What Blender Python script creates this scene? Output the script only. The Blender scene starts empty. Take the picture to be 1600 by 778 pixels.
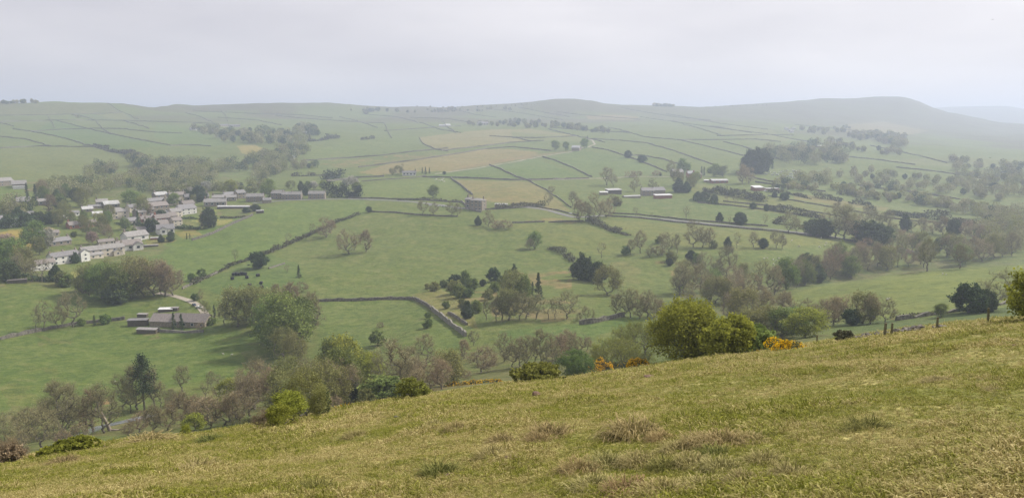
import bpy, math, random
import numpy as np
from mathutils import Vector
R = math.radians
random.seed(7); RNG = np.random.default_rng(7)
SC = bpy.context.scene; COL = SC.collection

# ------------------------------------------------------------------ camera
FPX = 1209.0; PITCH = R(9.4)
cam_d = bpy.data.cameras.new('camera'); cam_d.sensor_width = 36; cam_d.lens = 36*FPX/1600
cam_d.clip_start = 0.1; cam_d.clip_end = 60000
cam = bpy.data.objects.new('camera', cam_d); COL.objects.link(cam)
cam.location = (0, 0, 0); cam.rotation_euler = (R(90)-PITCH, 0, 0)
SC.camera = cam

# ------------------------------------------------------------------ sky and sun
SUN_EL, SUN_AZ = R(42), R(62)           # azimuth clockwise from +Y (the view direction)
W = bpy.data.worlds.new('World'); SC.world = W; W.use_nodes = True
nt = W.node_tree; nt.nodes.clear()
def N(t, **k):
    n = nt.nodes.new(t)
    for a, b in k.items(): setattr(n, a, b)
    return n
sky = N('ShaderNodeTexSky', sky_type='NISHITA'); sky.sun_disc = False
sky.sun_elevation = SUN_EL; sky.sun_rotation = SUN_AZ; sky.dust_density = 4; sky.air_density = 1.2; sky.altitude = 300
b1 = N('ShaderNodeBackground'); b1.inputs[1].default_value = 0.07
nt.links.new(sky.outputs[0], b1.inputs[0])
# thin overcast veil: soft cloud noise, brighter on the side the sun stands
tc = N('ShaderNodeTexCoord'); mp = N('ShaderNodeMapping'); mp.inputs['Scale'].default_value = (1.2, 1.2, 4.5)
nz = N('ShaderNodeTexNoise'); nz.inputs['Scale'].default_value = 2.6; nz.inputs['Detail'].default_value = 5
nt.links.new(tc.outputs['Generated'], mp.inputs[0]); nt.links.new(mp.outputs[0], nz.inputs['Vector'])
dt = N('ShaderNodeVectorMath', operation='DOT_PRODUCT')
dt.inputs[1].default_value = (math.sin(SUN_AZ)*math.cos(SUN_EL), math.cos(SUN_AZ)*math.cos(SUN_EL), math.sin(SUN_EL))
nt.links.new(tc.outputs['Generated'], dt.inputs[0])
m1 = N('ShaderNodeMath', operation='MULTIPLY_ADD'); m1.inputs[1].default_value = 0.30; m1.inputs[2].default_value = 0.0
nt.links.new(dt.outputs['Value'], m1.inputs[0])
m2 = N('ShaderNodeMath', operation='MULTIPLY_ADD'); m2.inputs[1].default_value = 0.55
nt.links.new(nz.outputs['Fac'], m2.inputs[0]); nt.links.new(m1.outputs[0], m2.inputs[2])
cr = N('ShaderNodeValToRGB')
cr.color_ramp.elements[0].position = 0.16; cr.color_ramp.elements[0].color = (0.53, 0.51, 0.56, 1)
cr.color_ramp.elements[1].position = 0.60; cr.color_ramp.elements[1].color = (0.87, 0.83, 0.845, 1)
nt.links.new(m2.outputs[0], cr.inputs[0])
b2 = N('ShaderNodeBackground'); b2.inputs[1].default_value = 1.0
nt.links.new(cr.outputs[0], b2.inputs[0])
mx = N('ShaderNodeMixShader'); mx.inputs[0].default_value = 0.88
nt.links.new(b1.outputs[0], mx.inputs[1]); nt.links.new(b2.outputs[0], mx.inputs[2])
wo = N('ShaderNodeOutputWorld'); nt.links.new(mx.outputs[0], wo.inputs[0])

sd = bpy.data.lights.new('sun', 'SUN'); sd.energy = 4.2; sd.angle = R(6); sd.color = (1, 0.94, 0.84)
sun = bpy.data.objects.new('sun', sd); COL.objects.link(sun)
sv = Vector((math.sin(SUN_AZ)*math.cos(SUN_EL), math.cos(SUN_AZ)*math.cos(SUN_EL), math.sin(SUN_EL)))
sun.rotation_euler = sv.to_track_quat('Z', 'Y').to_euler()

vs = SC.view_settings; vs.view_transform = 'Standard'; vs.look = 'None'; vs.exposure = 0.3; vs.gamma = 1; vs.use_curve_mapping = False
cy = SC.cycles; cy.use_denoising = True; cy.denoiser = "OPENIMAGEDENOISE"; cy.max_bounces = 5; cy.diffuse_bounces = 2; cy.glossy_bounces = 1
cy.transmission_bounces = 2; cy.transparent_max_bounces = 8; cy.volume_bounces = 2
cy.use_adaptive_sampling = True; cy.adaptive_threshold = 0.006; cy.denoising_prefilter = 'ACCURATE'; cy.denoising_input_passes = 'RGB_ALBEDO_NORMAL'

# ------------------------------------------------------------------ terrain: distance, height by bearing
CP, SP = math.cos(PITCH), math.sin(PITCH)
def pix(u, v):
    """bearing and slope of the sight line through a point of the photo"""
    y = 389.0-v; x = u-800.0
    f = FPX*CP+y*SP; z = -FPX*SP+y*CP
    return math.atan2(x, f), z/math.hypot(x, f)
NTH, NR = 1150, 900
th_in = np.linspace(R(-37), R(37), NTH-150)
th_out = np.linspace(R(37), R(323), 152)[1:-1]
TH = np.concatenate([th_in, th_out])            # 0 .. 1149, wraps round
RR = np.concatenate([[0.0], np.geomspace(1.2, 12, 110)[:-1], np.geomspace(12, 100, 210)[:-1], np.geomspace(100, 3500, 480)[:-1], np.geomspace(3500, 14000, NR-798)])
NR = len(RR)
PA, PB = 0.113, -0.307                          # the tilt of the near hillside
BROW = [(-200,748,22),(0,728,25),(100,706,26.5),(200,689,28),(300,678,29.5),(400,661,31),(500,645,33),(600,628,36),(700,612,39),(800,600,42),(900,589,46),(1000,575,50),(1100,561,54),(1200,549,57),(1300,535,60),(1400,520,63),(1500,508,66),(1600,500,69),(1750,490,75)]
LAY = [
 [(0,748,62),(300,700,72),(400,674,78),(500,652,82),(600,634,86),(700,617,90),(800,604,93),(1000,580,98),(1200,554,90),(1400,530,95),(1600,510,102)],
 [(0,715,105),(300,676,112),(400,655,115),(500,632,118),(600,612,122),(700,601,126),(800,586,130),(1000,568,135),(1200,530,135),(1400,512,130),(1600,498,128)],
 [(0,690,138),(200,662,146),(400,622,155),(600,588,158),(800,556,162),(1000,532,168),(1200,507,180),(1400,495,158),(1600,484,160)],
 [(0,600,190),(200,590,185),(400,560,190),(600,530,195),(800,505,195),(1000,497,200),(1200,484,222),(1250,474,220),(1400,455,210),(1600,447,215)],
 [(0,520,250),(200,515,245),(400,490,240),(600,475,245),(800,460,240),(1000,455,250),(1150,466,250),(1230,455,255),(1300,443,262),(1400,430,272),(1500,421,282),(1600,415,290)],
 [(0,450,310),(200,450,300),(400,430,300),(600,425,300),(800,420,300),(1000,425,290),(1150,447,290),(1300,446,320),(1400,438,345),(1600,424,370)],
 [(0,400,380),(200,400,370),(400,385,360),(600,385,350),(800,385,345),(1000,395,330),(1200,405,330),(1400,408,385),(1600,402,420)],
 [(0,350,460),(200,350,450),(400,340,440),(600,335,435),(800,330,430),(1000,345,420),(1200,355,420),(1400,375,450),(1600,385,470)],
 [(0,300,600),(200,300,580),(400,300,560),(600,300,530),(800,300,525),(1000,305,550),(1200,320,520),(1400,335,560),(1600,345,590)],
 [(0,265,760),(200,265,760),(400,265,760),(600,265,720),(800,262,720),(1000,268,720),(1200,280,720),(1400,295,740),(1600,305,760)],
 [(0,230,1000),(600,230,980),(800,228,980),(1000,232,960),(1200,240,980),(1400,250,1050),(1600,262,1100)],
 [(0,200,1300),(400,200,1350),(800,205,1250),(1000,205,1300),(1200,210,1350),(1400,222,1500),(1600,235,1600)],
 [(0,178,1550),(240,181,1600),(400,182,1680),(800,185,1750),(1000,183,1800),(1200,188,1950),(1400,195,2200),(1600,210,2400)],
 [(-150,158,1750),(0,162,1700),(60,160,1700),(125,160,1700),(190,160,1720),(225,167,1740),(242,169,1780),(275,164,1950),(300,166,1980),(350,164,2000),(400,161,2000),(440,160,2000),(500,161,2000),(545,163,2000),(580,167,2050),(620,169,2100),(650,168,2150),(700,167,2150),(750,165,2150),(800,163,2150),(830,160,2150),(850,157,2150),(870,155,2150),(900,154,2150),(920,156,2170),(933,158,2180),(945,163,2200),(970,164,2250),(1020,165,2300),(1060,166,2350),(1100,167,2400),(1130,165,2450),(1180,163,2500),(1220,160,2600),(1260,156,2700),(1285,154,2750),(1320,154,2800),(1337,155,2850),(1370,152,2900),(1405,152,2900),(1430,157,2900),(1445,163,2900),(1460,170,2900),(1480,176,2900),(1520,184,2900),(1560,191,2900),(1600,195,2900),(1750,200,2900)],
 [(0,190,2500),(400,185,2700),(1000,185,3000),(1600,205,3600)],
 [(0,188,4500),(1000,185,5000),(1400,180,5500),(1455,169,5500),(1500,167,5500),(1540,166,5500),(1583,166,5500),(1592,169,5500),(1600,172,5500),(1750,182,5500)],
 [(0,200,7500),(1600,200,7500)],
 [(0,200,14500),(1600,200,14500)],
]
def wrapinterp(t, tt, vv):
    # full circle: hold the edge values, blend slowly behind the viewer
    t = np.where(t > math.pi, t-2*math.pi, t)
    tt = np.array(tt); vv = np.array(vv)
    o = np.argsort(tt); tt = tt[o]; vv = vv[o]
    tt = np.concatenate([[-math.pi], tt, [math.pi]]); m = (vv[0]+vv[-1])/2
    return np.interp(t, tt, np.concatenate([[m], vv, [m]]))
def smooth(a, k):
    if k < 1: return a
    n = len(a)
    ker = np.exp(-0.5*(np.arange(-3*k, 3*k+1)/k)**2); ker /= ker.sum()
    return np.convolve(np.concatenate([a[-3*k:], a, a[:3*k]]), ker, 'same')[3*k:-3*k]
rows_D, rows_Z = [], []
bt = [pix(u, v)[0] for u, v, d in BROW]; bs = [pix(u, v)[1] for u, v, d in BROW]; bd = [d for *_, d in BROW]
rb = smooth(wrapinterp(TH, bt, bd), 12); zb = smooth(wrapinterp(TH, bt, bs), 10)*rb
tc_ = np.where(TH > math.pi, TH-2*math.pi, TH)
rows_D.append(rb*0+1e-3); rows_Z.append(rb*0-1.65)
for f in (0.2, 0.45, 0.7, 0.88):
    rows_D.append(rb*f)
    # a hillside plane that rolls over gently towards its brow
    rows_Z.append(-1.65+(zb+1.65)*f+0.55*math.sin(math.pi*f)*rb/50)
rows_D.append(rb); rows_Z.append(zb)
rows_D.append(rb*1.12); rows_Z.append(zb-rb*0.12*0.62)
for k, L in enumerate(LAY):
    t = [pix(u, v)[0] for u, v, d in L]; d = [x[2] for x in L]; z = [pix(u, v)[1]*dd for u, v, dd in L]
    s = 3 if k == 13 else (6 if k == 15 else 22)
    rows_D.append(smooth(wrapinterp(TH, t, d), s)); rows_Z.append(smooth(wrapinterp(TH, t, z), s))
DD = np.array(rows_D); ZZ = np.array(rows_Z)
def pchip(x, y, xi):
    h = np.diff(x); d = np.diff(y)/h
    m = np.zeros_like(y)
    w1 = 2*h[1:]+h[:-1]; w2 = h[1:]+2*h[:-1]
    ok = d[:-1]*d[1:] > 0
    with np.errstate(all='ignore'):
        m[1:-1] = np.where(ok, (w1+w2)/(w1/d[:-1]+w2/d[1:]), 0)
    m[0] = d[0]; m[-1] = d[-1]
    i = np.clip(np.searchsorted(x, xi)-1, 0, len(h)-1)
    t = (xi-x[i])/h[i]
    return (y[i]*(1+2*t)*(1-t)**2+m[i]*h[i]*t*(1-t)**2+y[i+1]*t*t*(3-2*t)+m[i+1]*h[i]*t*t*(t-1))
ZT = np.zeros((NTH, NR))
for i in range(NTH):
    ZT[i] = pchip(DD[:, i], ZZ[:, i], RR)
# value noise for relief
_NZ = np.random.default_rng(3).random((256, 256))
def vnoise(x, y):
    xi = np.floor(x).astype(int); yi = np.floor(y).astype(int); fx = x-xi; fy = y-yi
    fx = fx*fx*(3-2*fx); fy = fy*fy*(3-2*fy)
    a = _NZ[xi % 256, yi % 256]; b = _NZ[(xi+1) % 256, yi % 256]; c = _NZ[xi % 256, (yi+1) % 256]; d = _NZ[(xi+1) % 256, (yi+1) % 256]
    return (a*(1-fx)+b*fx)*(1-fy)+(c*(1-fx)+d*fx)*fy-0.5
def fbm(x, y, o=4):
    s = 0
    for k in range(o): s = s+vnoise(x*2**k+17*k, y*2**k+31*k)*0.5**k
    return s
GX = np.sin(TH)[:, None]*RR[None]; GY = np.cos(TH)[:, None]*RR[None]
rel = np.clip((RR-90)/120, 0, 1)[None]
ZT += rel*(fbm(GX/90, GY/90, 4)*np.minimum(RR*0.006, 5)[None])
ZT += np.clip((RR-110)/60, 0, 1)[None]*np.clip(1-RR/1400, 0, 1)[None]*(fbm(GX/22, GY/22, 3)*0.9+fbm(GX/6, GY/6, 2)*0.28)
nearw = np.clip(1-RR/95, 0, 1)[None]*np.clip(RR/2.0, 0, 1)[None]
ZT += nearw*(fbm(GX/7, GY/7, 2)*0.30+fbm(GX/1.3+9, GY/1.3, 2)*0.10+fbm(GX/0.45, GY/0.45+5, 2)*0.045*np.clip(1-RR/45, 0, 1)[None])
RRl = np.log(np.maximum(RR, 0.3))
def polar_index(th, r):
    th = np.where(th < TH[0], th+2*math.pi, th)
    fi = np.interp(th, np.concatenate([TH, [TH[0]+2*math.pi]]), np.arange(NTH+1.0))
    fr = np.interp(r, RR, np.arange(NR*1.0))
    return fi, fr
def H(x, y):
    x = np.asarray(x, float); y = np.asarray(y, float)
    fi, fr = polar_index(np.arctan2(x, y), np.hypot(x, y))
    i = np.floor(fi).astype(int); j = np.minimum(np.floor(fr).astype(int), NR-2); a = fi-i; b = fr-j
    i0 = i % NTH; i1 = (i+1) % NTH
    return (ZT[i0, j]*(1-b)+ZT[i0, j+1]*b)*(1-a)+(ZT[i1, j]*(1-b)+ZT[i1, j+1]*b)*a
def ground_r(u, v):
    """where the sight line through (u, v) first meets the land: bearing, distance"""
    th, s = pix(u, v)
    fi, _ = polar_index(np.array(th), np.array(1.0)); i = int(fi); a = fi-i
    z = ZT[i % NTH]*(1-a)+ZT[(i+1) % NTH]*a
    g = z-s*RR
    k = np.nonzero((g[20:] >= 0))[0]
    if len(k) == 0: return th, None
    k = k[0]+20
    if k == 20: return th, RR[20]
    t = -g[k-1]/(g[k]-g[k-1]+1e-12)
    return th, float(RR[k-1]+(RR[k]-RR[k-1])*t)
def G(u, v):
    for dv in range(0, 40):
        th, r = ground_r(u, v+dv)
        if r: break
    x, y = math.sin(th)*r, math.cos(th)*r
    return Vector((x, y, float(H(x, y))))
def depth(p): return p.y*CP-p.z*SP
def px2m(n, p): return n*depth(p)/FPX

# ------------------------------------------------------------------ materials
def newmat(name):
    m = bpy.data.materials.new(name); m.use_nodes = True
    t = m.node_tree; b = t.nodes['Principled BSDF']; b.inputs['Roughness'].default_value = 0.9
    b.inputs['Specular IOR Level'].default_value = 0.15
    return m, t, b
def tn(t, ty, **k):
    n = t.nodes.new(ty)
    for a, b in k.items(): setattr(n, a, b)
    return n
def noise_at(t, scale, detail=3, vec=None, rough=0.6):
    n = tn(t, 'ShaderNodeTexNoise'); n.inputs['Scale'].default_value = scale; n.inputs['Detail'].default_value = detail; n.inputs['Roughness'].default_value = rough
    if vec is not None: t.links.new(vec, n.inputs['Vector'])
    return n
def ramp(t, src, a, b, ca=None, cb=None):
    """map range src a..b to 0..1 (or to two colours)"""
    if ca is None:
        n = tn(t, 'ShaderNodeMapRange'); n.inputs['From Min'].default_value = a; n.inputs['From Max'].default_value = b
        t.links.new(src, n.inputs['Value']); return n.outputs[0]
    n = tn(t, 'ShaderNodeValToRGB'); e = n.color_ramp.elements
    e[0].position = a; e[0].color = (*ca, 1); e[1].position = b; e[1].color = (*cb, 1)
    t.links.new(src, n.inputs[0]); return n.outputs[0]
def mixc(t, fac, a, b, mode='MIX'):
    n = tn(t, 'ShaderNodeMix', data_type='RGBA', blend_type=mode)
    for s, v in ((n.inputs[0], fac), (n.inputs[6], a), (n.inputs[7], b)):
        if hasattr(v, 'is_linked'): t.links.new(v, s)
        elif isinstance(v, (int, float)): s.default_value = v
        else: s.default_value = (*v, 1)
    return n.outputs[2]
def surface_mat(name, ca, cb, scale=1.5, rough=0.9, bump=0.0):
    """two-tone weathered surface, world-scaled noise"""
    m, t, b = newmat(name); b.inputs['Roughness'].default_value = rough
    tcx = tn(t, 'ShaderNodeTexCoord'); n = noise_at(t, scale, 5, tcx.outputs['Object'], 0.65)
    c = ramp(t, n.outputs[0], 0.35, 0.65, ca, cb)
    oi = tn(t, 'ShaderNodeObjectInfo'); v = ramp(t, oi.outputs['Random'], 0, 1); 
    hv = tn(t, 'ShaderNodeHueSaturation'); mr = tn(t, 'ShaderNodeMapRange'); mr.inputs['To Min'].default_value = 0.88; mr.inputs['To Max'].default_value = 1.1
    t.links.new(v, mr.inputs['Value']); t.links.new(mr.outputs[0], hv.inputs['Value']); t.links.new(c, hv.inputs['Color'])
    t.links.new(hv.outputs[0], b.inputs['Base Color'])
    if bump:
        bp = tn(t, 'ShaderNodeBump'); bp.inputs['Distance'].default_value = bump; t.links.new(n.outputs[0], bp.inputs['Height']); t.links.new(bp.outputs[0], b.inputs['Normal'])
    return m
def leaf_mat(name, ca, cb, trans=0.25, hue=0.02, val=0.18):
    """foliage: 'shade' attribute runs between two leaf colours, each plant shifts a little"""
    m, t, b = newmat(name)
    at = tn(t, 'ShaderNodeAttribute', attribute_name='shade')
    c = ramp(t, at.outputs['Fac'], 0.0, 1.0, ca, cb)
    oi = tn(t, 'ShaderNodeObjectInfo')
    hv = tn(t, 'ShaderNodeHueSaturation')
    for s, lo, hi in (('Hue', .5-hue, .5+hue), ('Value', 1-val, 1+val)):
        mr = tn(t, 'ShaderNodeMapRange'); mr.inputs['To Min'].default_value = lo; mr.inputs['To Max'].default_value = hi
        if s == 'Value':
            fr = tn(t, 'ShaderNodeMath', operation='MULTIPLY'); fr.inputs[1].default_value = 7.31; t.links.new(oi.outputs['Random'], fr.inputs[0])
            f2 = tn(t, 'ShaderNodeMath', operation='FRACT'); t.links.new(fr.outputs[0], f2.inputs[0]); t.links.new(f2.outputs[0], mr.inputs['Value'])
        else: t.links.new(oi.outputs['Random'], mr.inputs['Value'])
        t.links.new(mr.outputs[0], hv.inputs[s])
    t.links.new(c, hv.inputs['Color']); t.links.new(hv.outputs[0], b.inputs['Base Color'])
    if trans:
        tr = tn(t, 'ShaderNodeBsdfTranslucent'); t.links.new(hv.outputs[0], tr.inputs[0])
        ms = tn(t, 'ShaderNodeMixShader'); ms.inputs[0].default_value = trans
        t.links.new(b.outputs[0], ms.inputs[1]); t.links.new(tr.outputs[0], ms.inputs[2]); t.links.new(ms.outputs[0], t.nodes['Material Output'].inputs[0])
    return m

# ------------------------------------------------------------------ mesh and tagging helpers
def mesh_np(name, verts, faces, mats=(), shade=None, mi=None, smooth_=False):
    verts = np.asarray(verts, np.float32); faces = np.asarray(faces, np.int32); k = faces.shape[1]
    me = bpy.data.meshes.new(name)
    me.vertices.add(len(verts)); me.vertices.foreach_set('co', verts.ravel())
    me.loops.add(faces.size); me.loops.foreach_set('vertex_index', faces.ravel())
    me.polygons.add(len(faces)); me.polygons.foreach_set('loop_start', np.arange(0, faces.size, k, dtype=np.int32))
    me.polygons.foreach_set('loop_total', np.full(len(faces), k, np.int32))
    for m in mats: me.materials.append(m)
    if mi is not None: me.polygons.foreach_set('material_index', np.asarray(mi, np.int32))
    if smooth_: me.polygons.foreach_set('use_smooth', np.ones(len(faces), bool))
    me.update(calc_edges=True)
    if shade is not None:
        a = me.attributes.new('shade', 'FLOAT', 'FACE'); a.data.foreach_set('value', np.asarray(shade, np.float32))
    return me
def link(name, me, parent=None, loc=None):
    o = bpy.data.objects.new(name, me); COL.objects.link(o)
    if parent is not None: o.parent = parent
    if loc is not None: o.location = loc
    return o
def tag(o, label=None, cat=None, group=None, kind=None):
    if label: o['label'] = label
    if cat: o['category'] = cat
    if group: o['group'] = group
    if kind: o['kind'] = kind
    return o
class MB:
    """collects boxes, prisms and tubes into one mesh"""
    def __init__(s): s.v = []; s.f = []; s.m = []
    def quadmesh(s, vs_, fs, m=0):
        b = len(s.v); s.v += [tuple(v) for v in vs_]; s.f += [tuple(i+b for i in f) for f in fs]; s.m += [m]*len(fs)
    def box(s, x0, x1, y0, y1, z0, z1, m=0):
        s.quadmesh([(x0,y0,z0),(x1,y0,z0),(x1,y1,z0),(x0,y1,z0),(x0,y0,z1),(x1,y0,z1),(x1,y1,z1),(x0,y1,z1)],
                   [(0,3,2,1),(4,5,6,7),(0,1,5,4),(1,2,6,5),(2,3,7,6),(3,0,4,7)], m)
    def tube(s, pts, rad, n=6, m=0, cap=True):
        b = len(s.v); P = [Vector(p) for p in pts]
        for i, p in enumerate(P):
            d = (P[min(i+1, len(P)-1)]-P[max(i-1, 0)]).normalized()
            a = d.orthogonal().normalized(); c = d.cross(a); r = rad[i] if hasattr(rad, '__len__') else rad
            for k in range(n):
                t = 2*math.pi*k/n; s.v.append(tuple(p+a*math.cos(t)*r+c*math.sin(t)*r))
        for i in range(len(P)-1):
            for k in range(n):
                s.f.append((b+i*n+k, b+i*n+(k+1) % n, b+(i+1)*n+(k+1) % n, b+(i+1)*n+k)); s.m.append(m)
        if cap:
            s.f.append(tuple(b+k for k in range(n))[::-1]); s.m.append(m)
            s.f.append(tuple(b+(len(P)-1)*n+k for k in range(n))); s.m.append(m)
    def mesh(s, name, mats):
        me = bpy.data.meshes.new(name); me.from_pydata(s.v, [], s.f)
        for m in mats: me.materials.append(m)
        me.polygons.foreach_set('material_index', s.m); me.update(); return me
    def build(s, name, mats, parent=None, loc=None):
        return link(name, s.mesh(name, mats if isinstance(mats, (list, tuple)) else [mats]), parent, loc)
def copy_tree(o, parent=None):
    c = o.copy(); COL.objects.link(c)
    if parent is not None: c.parent = parent
    for ch in list(o.children): copy_tree(ch, c)
    return c

# ------------------------------------------------------------------ the land, one sheet; field colours and the spur's painted shadow lie in its colour
GREEN = (0.112, 0.155, 0.045)
tint = np.zeros((NTH, NR, 4), np.float32); tint[..., :3] = GREEN; tint[..., 3] = 0.35   # alpha: how rough the sward is
def dense(pts, step=14, close=True):
    out = []; n = len(pts)
    for i in range(n if close else n-1):
        a = pts[i]; b = pts[(i+1) % n]; k = max(1, int(math.hypot(b[0]-a[0], b[1]-a[1])/step))
        for j in range(k): out.append((a[0]+(b[0]-a[0])*j/k, a[1]+(b[1]-a[1])*j/k))
    if not close: out.append(pts[-1])
    return out
TH_s = np.where(TH > math.pi, TH-2*math.pi, TH)
def paint(pts, col, rough=None, edge=0.0, alpha=1.0):
    """a field or a strip of painted shade: its corners stand on the land; everything inside the boundary takes the colour"""
    q = []
    for u, v in dense(pts):
        p = G(u, v); q.append((math.atan2(p.x, p.y), math.log(math.hypot(p.x, p.y))))
    q = np.array(q)
    i0, i1 = np.searchsorted(th_in, [q[:, 0].min(), q[:, 0].max()]); j0, j1 = np.searchsorted(RRl, [q[:, 1].min(), q[:, 1].max()])
    i0 = max(i0-1, 0); i1 = min(i1+1, len(th_in)); j0 = max(j0-1, 1); j1 = min(j1+1, NR)
    X, Y = np.meshgrid(TH[i0:i1], RRl[j0:j1], indexing='ij')
    if edge:
        wx, wy = np.sin(X)*np.exp(Y), np.cos(X)*np.exp(Y)
        X = X+edge*fbm(wx/12, wy/12, 3)*0.05; Y = Y+edge*fbm(wx/12+40, wy/12, 3)*0.12
    ins = np.zeros(X.shape, bool); n = len(q)
    for k in range(n):
        x1, y1 = q[k]; x2, y2 = q[(k+1) % n]
        if y1 == y2: continue
        c = ((y1 > Y) != (y2 > Y)) & (X < (x2-x1)*(Y-y1)/(y2-y1)+x1)
        ins ^= c
    a = ins*alpha
    if edge:
        wx, wy = np.sin(TH[i0:i1])[:, None]*RR[None, j0:j1], np.cos(TH[i0:i1])[:, None]*RR[None, j0:j1]
        a = a*np.clip(0.62+fbm(wx/9, wy/9, 4)*2.4, 0, 1)
    col = np.array(GREEN)+(np.array(col)-np.array(GREEN))*0.95
    sub = tint[i0:i1, j0:j1]
    sub[..., :3] = sub[..., :3]*(1-a[..., None])+np.array(col)*a[..., None]
    if rough is not None: sub[..., 3] = sub[..., 3]*(1-ins)+rough*ins

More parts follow.
